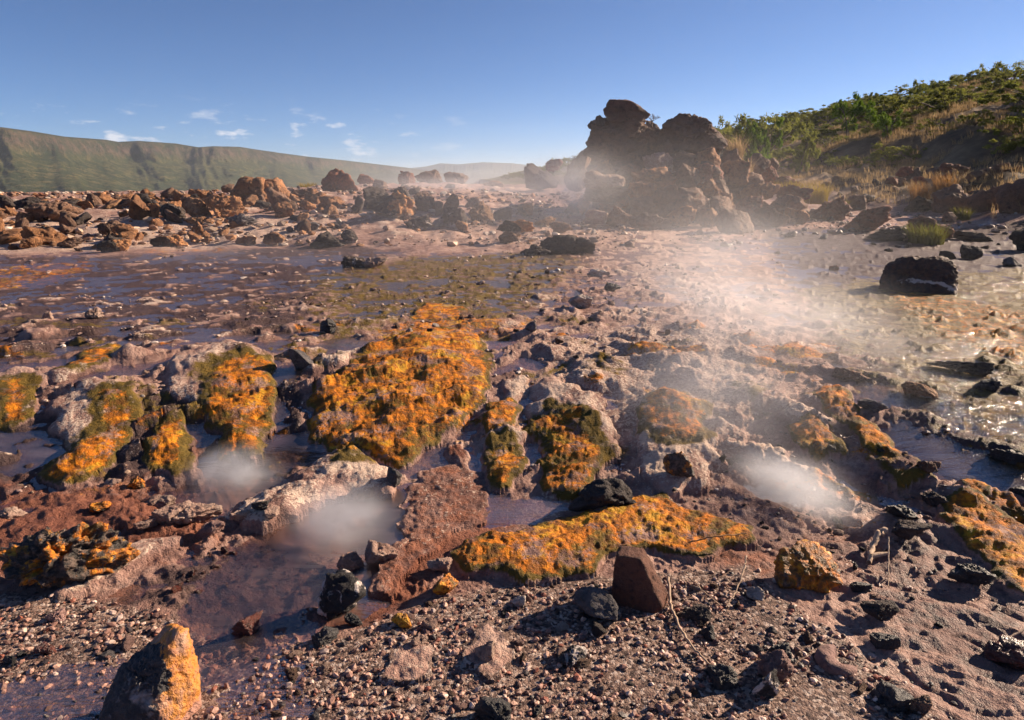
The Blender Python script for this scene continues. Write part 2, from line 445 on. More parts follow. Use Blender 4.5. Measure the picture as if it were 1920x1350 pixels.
def water_mat():
    t = NT('thin_hot_water')
    geo = t.add('ShaderNodeNewGeometry'); v = geo.outputs['Position']
    a = t.add('ShaderNodeAttribute', attribute_name='wa')
    s = t.add('ShaderNodeSeparateColor'); t.set(s.inputs[0], a.outputs['Color'])
    body, tint, ripple = s.outputs[0], s.outputs[1], s.outputs[2]
    sv = t.vmul(v, (0.55, 2.8, 1.0))
    n1 = t.noise(sv, 5.0, 4, 0.55, 0.3); n2 = t.noise(sv, 26, 3, 0.6)
    colr = t.mix(tint, (0.15, 0.096, 0.088), (0.065, 0.045, 0.010))
    colr = t.mix(t.rng(ripple, 0.0, 0.25), (0.085, 0.050, 0.042), colr)
    colr = t.mix(t.rng(n1, 0.42, 0.6, 0, 0.9), colr, t.mix(tint, (0.20, 0.145, 0.14), (0.105, 0.075, 0.018)))
    h = t.math('ADD', n1, t.math('MULTIPLY', n2, 0.35))
    nb = t.bump(h, t.rng(ripple, 0, 1, 0.30, 1.0), t.rng(ripple, 0, 1, 0.012, 0.05))
    df = t.add('ShaderNodeBsdfDiffuse'); t.set(df.inputs['Color'], colr)
    tr = t.add('ShaderNodeBsdfTransparent'); t.set(tr.inputs['Color'], t.mix(tint, (0.80, 0.70, 0.66), (0.86, 0.74, 0.42)))
    mx = t.add('ShaderNodeMixShader'); t.set(mx.inputs[0], body)
    t.l.new(tr.outputs[0], mx.inputs[1]); t.l.new(df.outputs[0], mx.inputs[2])
    gl = t.add('ShaderNodeBsdfGlossy'); t.set(gl.inputs['Color'], (1, 1, 1)); t.set(gl.inputs['Roughness'], t.rng(ripple, 0, 1, 0.33, 0.10)); t.set(gl.inputs['Normal'], nb)
    fr = t.add('ShaderNodeFresnel', IOR=1.33); t.set(fr.inputs['Normal'], nb)
    m2 = t.add('ShaderNodeMixShader'); t.set(m2.inputs[0], t.math('MULTIPLY', fr.outputs[0], t.math('ADD', t.rng(ripple, 0, 0.3, 0.15, 0.33), t.rng(ripple, 0.3, 1, 0, -0.05))))
    t.l.new(mx.outputs[0], m2.inputs[1]); t.l.new(gl.outputs[0], m2.inputs[2])
    t.l.new(m2.outputs[0], t.out.inputs[0])
    return t.m
M['water'] = water_mat()

def leaf_mat(name, c1, c2, trans=0.35):
    t = NT(name)
    oi = t.add('ShaderNodeObjectInfo'); geo = t.add('ShaderNodeNewGeometry')
    n = t.noise(geo.outputs['Position'], 1.3, 3)
    k = t.math('ADD', t.math('MULTIPLY', oi.outputs['Random'], 0.5), t.math('MULTIPLY', n, 0.5))
    c = t.mix(k, c1, c2)
    df = t.add('ShaderNodeBsdfDiffuse'); t.set(df.inputs['Color'], c)
    tl = t.add('ShaderNodeBsdfTranslucent'); t.set(tl.inputs['Color'], c)
    mx = t.add('ShaderNodeMixShader'); t.set(mx.inputs[0], trans)
    t.l.new(df.outputs[0], mx.inputs[1]); t.l.new(tl.outputs[0], mx.inputs[2]); t.l.new(mx.outputs[0], t.out.inputs[0])
    return t.m
M['leaf'] = leaf_mat('acacia_leaves', (0.11, 0.14, 0.026), (0.25, 0.25, 0.06), 0.5)
M['leaf_bright'] = leaf_mat('fresh_green_leaves', (0.10, 0.17, 0.02), (0.15, 0.22, 0.03))
M['straw'] = leaf_mat('dry_grass_straw', (0.26, 0.18, 0.09), (0.42, 0.31, 0.17), 0.45)
M['yellowgrass'] = leaf_mat('yellow_green_sedge', (0.20, 0.17, 0.02), (0.34, 0.23, 0.03), 0.45)
M['greengrass'] = leaf_mat('green_sedge', (0.08, 0.11, 0.015), (0.17, 0.15, 0.03), 0.4)
M['rustgrass'] = leaf_mat('rust_dry_sedge', (0.26, 0.13, 0.045), (0.30, 0.19, 0.07), 0.4)
def plain_mat(name, c1, c2, scale, rough=0.8):
    t = NT(name); v, tc, oi = objvec(t)
    n = t.noise(v, scale, 4, 0.6)
    t.principled(t.mix(n, c1, c2), rough, 0.3, t.bump(n, 0.5, 0.01))
    return t.m
M['bark'] = plain_mat('bark', (0.07, 0.05, 0.035), (0.16, 0.12, 0.09), 8)
M['twig'] = plain_mat('bleached_twig', (0.30, 0.20, 0.13), (0.48, 0.36, 0.26), 40)
M['twig_dark'] = plain_mat('rusty_twig', (0.20, 0.10, 0.04), (0.32, 0.18, 0.08), 40)

def gravel_mat():
    t = NT('mixed_gravel')
    a = t.add('ShaderNodeAttribute', attribute_name='gc')
    geo = t.add('ShaderNodeNewGeometry')
    n = t.noise(geo.outputs['Position'], 120, 3, 0.6)
    c = t.mix(t.rng(n, 0.35, 0.7, 0, 0.5), a.outputs['Color'], t.mix(0.5, a.outputs['Color'], (0.03, 0.02, 0.018)))
    t.principled(c, 0.55, 0.45, t.bump(n, 0.5, 0.004))
    return t.m
M['gravel'] = gravel_mat()

def hills_mat(far=False):
    t = NT('distant_hills' if far else 'escarpment_slopes')
    geo = t.add('ShaderNodeNewGeometry'); v = geo.outputs['Position']
    a = t.add('ShaderNodeAttribute', attribute_name='hc')
    s = t.add('ShaderNodeSeparateColor'); t.set(s.inputs[0], a.outputs['Color'])
    n1 = t.noise(v, 0.004, 6, 0.65); n2 = t.noise(v, 0.045, 7, 0.75)
    c = t.ramp(t.math('ADD', t.math('MULTIPLY', n1, 0.6), t.math('MULTIPLY', n2, 0.4)),
               [(0.38, (0.020, 0.030, 0.010)), (0.48, (0.035, 0.046, 0.014)), (0.57, (0.062, 0.064, 0.022)), (0.70, (0.13, 0.11, 0.045))])
    c = t.mix(t.math('MULTIPLY', s.outputs[1], t.rng(n2, 0.5, 0.64)), c, (0.15, 0.125, 0.05))
    rock = t.ramp(n2, [(0.4, (0.03, 0.03, 0.022)), (0.62, (0.12, 0.08, 0.058))])
    c = t.mix(t.math('MULTIPLY', s.outputs[0], t.rng(n2, 0.38, 0.55, 0.35, 1)), c, rock)
    t.principled(c, 0.95, 0.1, t.bump(n2, 1.0, 14))
    return t.m
M['hills'] = hills_mat()

# ------------------------------------------------------------------ mounds of the shelf edge: outlines surveyed on the photograph
# name, label, category, outline, height, edge, [mat outline or None], white share, red share, lift
MOUNDS = [
 ('algae_mound', 'largest mound, broad and covered in bright orange algae mat, mid-shelf', 'algae mound',
  [(572,775),(580,745),(594,718),(640,690),(676,650),(720,628),(790,612),(868,612),(912,640),(928,690),(912,745),(880,772),(866,800),(810,832),(776,862),(700,856),(655,846),(608,838),(584,812)],
  .17, .16, 'all', .1, 0, .10),
 ('algae_mound', 'crusted ridge on the left with white knobs and an orange algae tongue', 'algae mound',
  [(82,760),(120,728),(180,716),(232,712),(266,722),(272,745),(268,772),(255,802),(238,832),(206,872),(166,902),(112,906),(66,894),(105,858),(122,820),(92,792)],
  .15, .11, [(190,738),(236,726),(250,760),(262,775),(252,805),(236,832),(204,872),(164,900),(112,904),(70,892),(112,866),(150,830),(185,800)], .75, .1, .08),
 ('algae_mound', 'small tapering orange algae lobe standing between two dark runnels', 'algae mound',
  [(298,782),(318,772),(345,776),(352,812),(372,846),(374,874),(330,890),(284,884),(268,856),(276,822)],
  .12, .09, [(302,790),(342,790),(346,830),(350,872),(320,884),(284,880),(272,852),(282,820)], .5, .4, .06),
 ('algae_mound', 'crusted knoll left of centre with green slime and orange algae down its front', 'algae mound',
  [(304,700),(326,664),(372,648),(430,640),(478,652),(516,672),(522,732),(508,782),(496,842),(468,856),(424,848),(396,806),(378,766),(338,752),(306,728)],
  .16, .12, [(392,690),(450,662),(512,676),(518,730),(504,782),(494,842),(466,852),(424,846),(396,802),(384,760)], .65, .1, .08),
 ('sinter_mound', 'low crusted ledge with green stains at the left edge of the shelf', 'sinter mound',
  [(-60,720),(0,694),(40,686),(84,690),(88,730),(58,778),(20,802),(-60,800)], .09, .08, [(10,712),(40,705),(60,740),(40,790),(0,795)], .6, .1, .05),
 ('sinter_mound', 'long thin crust ridge with dark green knobs on the left shelf', 'sinter mound',
  [(84,706),(128,676),(168,654),(214,640),(232,650),(206,676),(160,700),(110,722)], .06, .06, [(120,690),(160,660),(226,646),(206,674),(150,694)], .8, 0, .03),
 ('algae_mound', 'upper small patch of golden algae behind the big orange mound', 'algae mound',
  [(766,600),(778,580),(806,568),(850,570),(886,576),(880,590),(830,600)], .05, .12, 'all', .1, 0, .03),
 ('algae_mound', 'narrow knobbly algae lump right of the big orange mound, upper of two', 'algae mound',
  [(904,792),(908,766),(930,744),(962,742),(982,760),(978,790),(950,812),(918,818)], .12, .07, 'all', .55, 0, .06),
 ('algae_mound', 'narrow orange lobe hanging below its knobbly neighbour, right of the big mound', 'algae mound',
  [(904,842),(916,818),(950,812),(984,818),(986,846),(980,880),(958,914),(934,924),(914,900),(902,870)], .13, .07, [(904,846),(940,832),(978,838),(978,880),(956,912),(934,922),(914,898)], .6, 0, .06),
 ('sinter_mound', 'pale crust finger running back between the runnels beside the big mound', 'sinter mound',
  [(936,748),(946,712),(976,696),(996,706),(988,738),(966,750)], .07, .05, None, .9, 0, .04),
 ('algae_mound', 'broad crusted mound with brown-orange brow and two orange flaps, right of centre', 'algae mound',
  [(984,760),(998,722),(1030,704),(1084,716),(1126,744),(1162,800),(1160,836),(1126,870),(1124,906),(1096,926),(1050,928),(1020,918),(1012,880),(1018,836),(988,800)],
  .17, .12, [(992,792),(1030,770),(1080,774),(1102,800),(1122,850),(1122,905),(1094,924),(1050,926),(1020,916),(1014,880),(1024,836)], .75, 0, .09),
 ('algae_mound', 'rounded brown-orange algae mound on white crust, in the steam right of centre', 'algae mound',
  [(1192,780),(1208,744),(1244,724),(1290,728),(1324,758),(1336,800),(1352,850),(1322,900),(1262,918),(1206,896),(1186,846)],
  .15, .12, [(1194,790),(1208,748),(1244,728),(1292,732),(1324,762),(1332,800),(1290,830),(1240,826)], 1.0, 0, .08),
 ('algae_mound', 'long slanting ridge of orange algae running down to the right', 'algae mound',
  [(1508,740),(1540,722),(1590,728),(1612,764),(1652,796),(1676,822),(1664,846),(1620,840),(1590,812),(1556,780)],
  .11, .09, 'all', .45, 0, .05),
 ('algae_mound', 'dull orange algae hump left of the long slanting ridge', 'algae mound',
  [(1470,796),(1494,780),(1530,784),(1572,816),(1582,842),(1540,850),(1500,836)], .10, .09, 'all', .5, 0, .05),
 ('algae_mound', 'brown algae hummock below the end of the slanting ridge', 'algae mound',
  [(1628,862),(1660,844),(1704,852),(1744,880),(1750,902),(1700,912),(1650,896)], .09, .08, 'all', .4, 0, .04),
 ('algae_mound', 'large brown-orange wrinkled mat at the right edge of the picture', 'algae mound',
  [(1744,958),(1776,930),(1840,936),(1900,964),(1990,1000),(2000,1110),(1920,1104),(1868,1082),(1836,1040),(1790,1000)],
  .10, .10, 'all', .1, 0, .05),
 ('algae_mound', 'thin rusty algae strip above the wrinkled mat on the right', 'algae mound',
  [(1792,906),(1810,896),(1844,914),(1850,930),(1820,928)], .06, .05, 'all', .2, 0, .03),
 ('algae_mound', 'dark yellow algae bank in the foreground below the black boulder', 'algae mound',
  [(842,1040),(866,1012),(930,1000),(1000,986),(1050,968),(1100,948),(1180,930),(1236,926),(1290,952),(1350,966),(1402,986),(1412,1012),(1350,1036),(1276,1044),(1200,1034),(1140,1044),(1098,1076),(1056,1092),(1006,1086),(936,1078),(868,1076)],
  .11, .07, 'all', .1, 0, .05),
 ('sinter_mound', 'arched beige crust bridge with a yellow cap beside the steaming pool', 'sinter mound',
  [(440,976),(462,930),(520,906),(548,898),(570,868),(620,848),(668,836),(706,850),(732,890),(730,916),(680,924),(630,926),(590,944),(530,974),(486,992)],
  .15, .08, [(632,850),(664,838),(694,840),(690,858),(650,866)], .85, 0, .08),
 ('sinter_mound', 'smooth reddish-brown sinter mound between pool and gravel', 'sinter mound',
  [(748,940),(776,890),(816,870),(866,866),(908,886),(916,936),(904,980),(850,1010),(800,1030),(770,1064),(730,1110),(692,1110),(716,1050),(748,1000)],
  .06, .34, None, .42, .56, .02),
 ('sinter_mound', 'little red dome in the runnel below the big orange mound', 'sinter mound',
  [(826,850),(840,836),(866,834),(882,848),(874,864),(840,866)], .06, .05, None, .3, .8, .03),
 ('sinter_mound', 'cracked beige mud mound on the gravel at bottom centre', 'sinter mound',
  [(722,1268),(730,1226),(764,1206),(800,1222),(812,1260),(780,1284)], .018, .14, None, .5, 0, .005),
 ('sinter_mound', 'pinkish mud tongue spreading into the gravel at bottom centre', 'sinter mound',
  [(876,1226),(884,1180),(920,1160),(950,1190),(968,1236),(940,1272),(890,1270)], .018, .14, None, .45, .3, .005),
 ('sinter_mound', 'pale slab leaning under the mossy clump at lower left', 'sinter mound',
  [(104,1112),(140,1078),(210,1036),(280,1006),(334,998),(340,1016),(270,1056),(190,1096),(130,1120)], .05, .05, None, .8, 0, .02),
]
# flat colour regions of the ground: channel, strength, feather (m), outline
REGIONS = [
 ('dark', .75, .6, [(-500,470),(200,480),(640,450),(760,470),(640,560),(600,640),(300,650),(100,690),(-500,720)]),
 ('dark', .8, .15, [(-200,800),(60,780),(300,740),(560,700),(590,840),(540,890),(380,880),(200,910),(0,930),(-200,950)]),
 ('dark', .7, .2, [(300,1060),(420,1020),(560,1000),(640,1060),(640,1170),(520,1210),(360,1180),(180,1130)]),
 ('mat', .45, .25, [(-200,500),(60,494),(190,486),(180,505),(90,540),(0,545),(-200,540)]),
 ('mat', .40, .15, [(250,470),(420,462),(430,474),(300,482)]),
 ('olive', .62, .6, [(560,520),(760,480),(1050,470),(1110,490),(1010,600),(900,620),(760,610),(660,650),(600,720),(560,700),(590,640)]),
 ('olive', .60, .3, [(1480,540),(1640,520),(1920,500),(2200,540),(2200,960),(1920,900),(1780,800),(1640,690),(1540,640)]),
 ('dark', .8, .5, [(1420,430),(1920,410),(2300,420),(2300,960),(1920,960),(1760,880),(1640,720),(1520,640),(1480,560)]),
 ('olive', .8, .3, [(1600,560),(1760,545),(1920,560),(2100,600),(2100,720),(1920,700),(1760,670),(1660,620)]),
 ('mat', .46, .3, [(1640,548),(1760,552),(1920,580),(2100,620),(2100,700),(1920,690),(1780,650),(1700,600)]),  # algae film on the olive pool, its colour also painting in golden sun glints
 ('mat', .56, .2, [(676,646),(740,606),(860,588),(960,606),(930,640),(760,650)]),
 ('mat', .50, .1, [(905,640),(960,610),(1000,594),(998,615),(960,640),(930,660)]),
 ('olive', .6, .1, [(640,600),(690,585),(720,600),(680,620),(630,660),(610,690),(570,700)]),
 ('red', .75, .3, [(-300,880),(100,905),(300,900),(430,930),(440,1010),(300,1060),(0,1100),(-300,1120)]),
 ('red', .8, .15, [(690,1100),(760,1000),(860,1000),(920,960),(1000,980),(900,1010),(830,1060),(800,1120),(740,1180),(680,1200),(640,1160)]),
 ('red', .55, .15, [(350,780),(385,800),(395,850),(380,880),(350,880)]),
 ('red', .5, .3, [(1250,1000),(1420,980),(1600,960),(1700,1060),(1560,1180),(1440,1120),(1300,1080)]),
 ('white', .50, .5, [(980,640),(1180,600),(1420,620),(1500,760),(1420,840),(1360,920),(1200,950),(1160,860),(1000,740)]),
 ('white', .36, 1.2, [(640,420),(1100,400),(1360,430),(1400,600),(1200,640),(1100,560),(1000,470),(700,460)]),
 ('white', .50, 1.0, [(-400,400),(600,400),(700,440),(400,470),(-400,490)]),
 ('white', .50, .1, [(980,930),(1080,910),(1100,940),(1040,980),(940,990)]),
 ('gravel', 1.0, .12, [(-700,1120),(0,1112),(180,1122),(300,1150),(520,1215),(650,1190),(800,1120),(960,1096),(1120,1080),(1400,1060),(1470,1120),(1560,1180),(1660,1260),(1760,1340),(1900,1500),(2200,1700),(-700,1700)]),
 ('dark', .46, .4, [(1500,1000),(1700,940),(2100,1100),(2100,1600),(1800,1500),(1640,1240)]),
 ('wet', 1.0, .3, [(1400,900),(1760,900),(2100,1100),(2100,1600),(1700,1500),(1500,1200),(1400,1000)]),
 ('wet', .9, .4, [(1380,430),(2200,430),(2200,960),(1740,880),(1540,660)]),
 ('wet', .8, .4, [(-500,470),(1000,450),(1380,480),(1380,640),(1000,640),(900,900),(500,1100),(-500,1150)]),
]

# ------------------------------------------------------------------ ground grid (polar, fine where the photograph looks)
NA = 1120
ang = np.concatenate([np.linspace(R(-180), R(-46), 40, endpoint=False), np.linspace(R(-46), R(46), NA), np.linspace(R(46), R(180), 41)[1:]])
dep = np.linspace(math.atan(1.75 / 1.05), math.atan(1.75 / 34), 560)     # rows evenly spaced in dip
rad = np.concatenate([[0.02, 0.5], 1.75 / np.tan(dep), np.geomspace(36, 12000, 70)])
AA, RR = np.meshgrid(ang, rad)
GX, GY = RR * np.sin(AA), RR * np.cos(AA)
nr, nc = GX.shape
drr = np.gradient(rad)
cell = np.maximum(RR * np.gradient(ang)[None, :], drr[:, None] * 0.6)
def fade(freq):                                                      # leave out detail finer than the grid
    return np.clip(0.6 / (cell * freq) - 0.4, 0, 1)
near = slice(0, 2 + 560 + 8)
ZM = macro(GX, GY)
Z = ZM.copy()
ch = {k: np.zeros_like(Z) for k in ('mat', 'olive', 'white', 'gravel', 'red', 'wet', 'hill', 'plain', 'dark')}
x, y = GX[near], GY[near]
c_ = cell[near]
def fd(freq): return np.clip(0.6 / (c_ * freq) - 0.4, 0, 1)
for chn, strg, fth, poly in REGIONS:
    g = gpoly(poly)
    s = sdf(g, x, y)
    mk = strg * sstep(-fth, fth, s)
    ch[chn][near] = np.maximum(ch[chn][near], mk)
xh_ = GX + 0.048 * GY
ch['hill'] = sstep(13.5, 18.5, xh_ + 1.5 * np.sin(GY * .3)) * sstep(13, 18, GY)
ch['plain'] = np.maximum(sstep(33, 60, RR) * (1 - ch['hill']), sstep(150, 500, RR)) * (1 - 0 * ch['hill'])

# shelf relief: oriented flow ridges, riffles and crust
bank0 = sstep(12, 15, y) * sstep(2.5, -1.5, x)
wr = sstep(-0.2, 1.6, x + (y - 5) * 0.1)
def orient(a): return x * math.cos(a) + y * math.sin(a), -x * math.sin(a) + y * math.cos(a)
uL, vL = orient(R(28)); uR, vR = orient(R(-38))
shelf = sstep(3.2, 4.2, y + 0.35 * np.maximum(0, x - 0.5)) * (1 - ch['hill'][near])
far_ = sstep(5.5, 7.5, y)
ridL = fbm2(uL * 1.1, vL * 4.2, 11, 3); ridR = fbm2(uR * 1.1, vR * 3.6, 21, 3)
oriented = (ridL * (1 - wr) + ridR * wr)
z = ZM[near].copy()
d = 0.030 * oriented * (0.5 + 0.5 * shelf) * (1 - 0.4 * far_ * (1 - wr))
cr = fbm2(x * 2.2, y * 2.8, 31, 5, 0.55)
d += 0.034 * cr * (0.35 + 0.65 * shelf) * (1 - 0.4 * far_ * (1 - wr))
ridge = 1 - np.abs(perlin2(x * 3.6, y * 5.5, 41)) * 2.2
d += 0.020 * np.clip(ridge, 0, 1) ** 2 * shelf * fd(8)
lump = np.clip(0.75 - worley2(x * 9, y * 9, 51), 0, 1)
d += 0.022 * lump * np.clip(perlin2(x * 1.5, y * 1.9, 61) * 1.8 - 0.05, 0, 1) * shelf * fd(9)
lump2 = np.clip(0.7 - worley2(x * 26, y * 26, 52), 0, 1)
rm = sstep(-.05, .55, fbm2(x * .8 + 4, y * 1.1, 33, 3)) 
rm = np.clip(rm + 0.5 * sstep(.6, 1.6, x) * sstep(7.5, 6, y) * sstep(3.5, 4.2, y), 0.0, 1)
bil = lambda f, sd: 1 - 2.0 * np.abs(perlin2(x * f, y * f, sd))
d += 0.013 * bil(12, 71) * fd(12) * (.12 + .88 * rm) + 0.008 * bil(29, 72) * fd(29) * (.2 + .8 * rm) + 0.0035 * perlin2(x * 75, y * 75, 73) * fd(75) * (.3 + .7 * rm)
d += 0.010 * lump2 * fd(26) * rm
lump4 = np.clip(0.7 - worley2(x * 4.2 + 9, y * 5.5, 54), 0, 1)
d += (0.020 + 0.02 * wr) * lump4 * np.clip(perlin2(x * .7, y * .9, 62) * 1.6 + .1, 0, 1) * far_ * (1 - ch['hill'][near])
d += (0.006 + 0.014 * wr) * bil(5.5, 77) * far_ * fd(5.5)
rif = perlin2(uL * 1.8 + 0.6 * perlin2(x * 2, y * 2, 76), vL * 8.5, 74) * (1 - wr) + perlin2(uR * 2.0, vR * 7.5, 75) * wr
d += (0.014 + 0.006 * far_) * rif * shelf * fd(9) - 0.012 * (1 - far_)
# red crust of the lower left floor
rl = sstep(-.4, -.9, x) * sstep(4.4, 3.9, y) * sstep(2.3, 2.7, y)
d += rl * (0.028 * fbm2(x * 2.6, y * 3.2, 87, 4, .6) + 0.012 * bil(7, 88))
d += sstep(0.7, 1.3, x) * sstep(4.2, 3.4, y) * (.016 * perlin2(uR * 2.2 + .5 * cr, vR * 7, 89) + .010 * fbm2(uR * 4, vR * 9, 90, 4, .6))
# flat wet ground around the olive pool
rp = sstep(-.5, .6, sdf(gpoly([(1440,440),(2300,420),(2300,960),(1920,900),(1740,800),(1600,690),(1500,600)]), x, y))
d = d * (1 - .5 * rp)
# riffle crusts: thin ragged crests with water between them
wrp = 0.55 * perlin2(x * 1.7, y * 1.7, 151) + 0.25 * perlin2(x * 4.1, y * 4.1, 152)
def riff(F1, F2, sd):
    a = perlin2(uL * F1 + wrp, vL * F2 + wrp * 2, sd) * (1 - wr) + perlin2(uR * F1 + wrp, vR * F2 + wrp * 2, sd + 1) * wr
    return np.clip(1 - 2.4 * np.abs(a), -1, 1)
rfA = riff(1.1, 4.2, 153); rfB = riff(2.6, 9.5, 155)
brk = sstep(-.35, .35, perlin2(x * 2.6, y * 2.6, 157) + .4 * perlin2(x * 7, y * 7, 158))
crest = np.clip(.65 * np.clip(rfA, 0, 1) ** 2 + .55 * np.clip(rfB, 0, 1) ** 2 * fd(9.5), 0, 1) * brk
shz = shelf * sstep(4.6, 6.4, y + .5 * np.maximum(0, x - .8)) * (1 - bank0)
d = d * (1 - .45 * shz) + .004 * shz * fbm2(x * 6, y * 8, 159, 3) + shz * ((.030 + .022 * wr) * crest - .006)
# gravel bed is smoother
gsm = ch['gravel'][near]
d = d * (1 - 0.65 * gsm)
# terraced steps in the wet slope at lower right
lr = sstep(0.9, 1.6, x) * sstep(5.0, 3.6, y)
st = fbm2(uR * 1.1, vR * 2.4, 81, 4, .6) * 2.0
d += lr * 0.022 * ((np.floor(st) + sstep(0.55, 0.95, st - np.floor(st))) - st) 
# rubble bank at the back left and rough hillside
bank = bank0 = sstep(12, 15, y) * sstep(2.5, -1.5, x)
d += bank * 0.10 * fbm2(x * 0.9, y * 0.9, 91, 3)
d += ch['hill'][near] * (0.35 * fbm2(x * 0.35, y * 0.35, 95, 4) + 0.10 * perlin2(x * 1.7, y * 1.7, 96))
far2 = RR > 30
bigd = 0.4 * fbm2(GX * 0.06, GY * 0.06, 97, 3) * sstep(34, 80, RR)

zone = sstep(3.3, 4.2, y + .35 * np.maximum(0, x - .5)) * sstep(7.6, 6.2, y)
d += (0.05 - .02 * wr) * sstep(.05, .75, oriented + .35 * cr) * zone * (1 - rp)
sm_ = sstep(.12 - .2 * wr, .55, fbm2(x * 1.5 + 8, y * 1.5, 171, 3)) * zone
ch['mat'][near] = np.maximum(ch['mat'][near], (.62 + .15 * wr) * sm_ * sstep(-.3, .3, oriented) * (1 - .6 * rp))
so_ = sstep(.0, .6, fbm2(x * 1.2 + 3, y * 1.4, 172, 3)) * sstep(3.3, 4.2, y + .35 * np.maximum(0, x - .5)) * sstep(10, 7, y)
ch['olive'][near] = np.maximum(ch['olive'][near], .52 * so_)
owner = np.full(x.shape, -1, int)
mh = np.zeros_like(x)
keep_runnel = np.ones_like(x)
lmA = np.clip(0.8 - worley2(x * 13 + 3, y * 13, 101), 0, 1); lmB = np.clip(0.75 - worley2(x * 31, y * 31 + 5, 102), 0, 1)
wob = 0.065 * fbm2(x * 4.5, y * 4.5, 105, 2, .55)
MG = []
for k, (nm, lb, ct, poly, H, edge, matp, wsh, rsh, lift) in enumerate(MOUNDS):
    g = gpoly(poly, lift * .5)
    MG.append(g)
    s = sdf(g, x, y) + wob * min(1, edge / .08)
    t_ = np.clip(s / edge, 0, 1)
    prof = np.sqrt(np.clip(1 - (1 - t_) ** 2, 0, 1)) ** 1.3 * 0.55 + 0.45 * np.clip(s / (edge * 3), 0, 1)
    H = H * 0.52
    hh = H * prof * (1 + 0.35 * perlin2(x * 3.1 + k, y * 3.1, 140 + k))
    inside = s > 0
    mh = np.maximum(mh, hh)
    owner[inside] = k
    soft = sstep(-0.01, 0.05, s)
    ch['dark'][near] *= 1 - soft
    ch['wet'][near] *= 1 - 0.5 * soft
    ch['red'][near] = ch['red'][near] * (1 - soft) + rsh * soft
    ch['olive'][near] *= 1 - soft
    ch['gravel'][near] *= 1 - soft
    ch['mat'][near] *= 1 - soft
    patch = perlin2(x * 5 + k * 7, y * 5, 110 + k)
    ch['white'][near] = ch['white'][near] * (1 - soft) + soft * np.clip(wsh * (0.55 + 0.45 * patch + 0.2 * lmA), 0, 1)
    if matp is not None:
        sm = s if matp == 'all' else sdf(gpoly(matp, lift * .5), x, y) + wob * 0.9
        mm = sstep(-0.04, 0.08, sm) * np.clip(0.70 + 0.42 * patch, 0, 1) * sstep(-0.02, 0.05, s)
        ch['mat'][near] = np.maximum(ch['mat'][near], mm)
        # greenish slime below the mat's edges
        ch['olive'][near] = np.maximum(ch['olive'][near], 0.75 * sstep(-0.01, 0.02, s) * (1 - sstep(0.03, 0.12, sm)) * sstep(-0.15, -0.02, sm))
        ch['wet'][near] = np.maximum(ch['wet'][near], 0.55 * mm)
mm = ch['mat'][near] * (owner >= 0)
z = z + d * (1 - 0.55 * (owner >= 0)) + mh
z += mm * (0.008 * lmA * fd(13) + 0.006 * lmB * fd(31) + 0.007 * fbm2(x * 17, y * 17, 107, 4, .65) * fd(22))
z += (owner >= 0) * (1 - mm) * (0.016 * lmA * fd(13) + 0.008 * lmB * fd(31))
# runnels and pools cut into the shelf edge
POOLS = [((440, 905), .34, .10), ((640, 985), .34, .13), ((500, 800), .16, .06), ((540, 700), .12, .04), ((880, 800), .14, .05), ((1005, 860), .10, .05),
         ((470, 1130), .34, .05), ((380, 1215), .2, .03), ((1450, 905), .22, .06), ((1750, 860), .4, .04)]
for (px, py), rr_, dp in POOLS:
    q = gp(px, py)
    z -= dp * np.exp(-((x - q[0]) ** 2 + (y - q[1]) ** 2) / (rr_ * rr_)) * (owner < 0)
Z[near] = z
Z += bigd
# crest-line crust: pale crust grows on the knobs that stand out of the water
knob = (1 - .75 * rp) * sstep(0.015, 0.05, d) * shelf * (owner < 0)
ch['white'][near] = np.maximum(ch['white'][near], 0.62 * np.maximum(knob, shz * sstep(.25, .6, crest) * (owner < 0) * (1 - .8 * rp)) * (0.5 + 0.6 * sstep(-.3, .5, perlin2(x * .8, y * .8, 131))))

ch['dark'][near] *= 1 - .75 * shz * sstep(.2, .6, crest) * (1 - .85 * rp)
def rc(px_, py_):
    a = math.atan2(px_, py_); r = math.hypot(px_, py_)
    return int(np.argmin(np.abs(rad - r))), int(np.argmin(np.abs(ang - a)))
def h_at(px_, py_):
    i, j = rc(px_, py_)
    return float(Z[i, j])
def h_many(X_, Y_):
    a = np.arctan2(X_, Y_); r = np.hypot(X_, Y_)
    i = np.clip(np.searchsorted(rad, r), 0, nr - 1); j = np.clip(np.searchsorted(ang, a), 0, nc - 1)
    return Z[i, j], i, j

V = np.stack([GX, GY, Z], -1).reshape(-1, 3)
idx = np.arange(nr * nc).reshape(nr, nc)
F = np.stack([idx[:-1, :-1], idx[:-1, 1:], idx[1:, 1:], idx[1:, :-1]], -1)[:, :, ::-1].reshape(-1, 4)
own_full = np.full((nr, nc), -1, int); own_full[near] = owner
fo = own_full[:-1, :-1].reshape(-1)
att1 = np.stack([ch['mat'], ch['olive'], ch['white']], -1).reshape(-1, 3)
att2 = np.stack([ch['gravel'], ch['red'], ch['wet']], -1).reshape(-1, 3)
att3 = np.stack([ch['hill'], ch['plain'], ch['dark']], -1).reshape(-1, 3)
def sub(fsel, origin):
    f = F[fsel]; u, inv = np.unique(f, return_inverse=True)
    return V[u] - np.array(origin), inv.reshape(f.shape), {'m1': att1[u], 'm2': att2[u], 'm3': att3[u]}
v_, f_, a_ = sub(fo < 0, (0, 0, 0))
g_o = tag(link('ground', mesh_np('ground', v_, f_, a_), M['ground']), kind='structure')
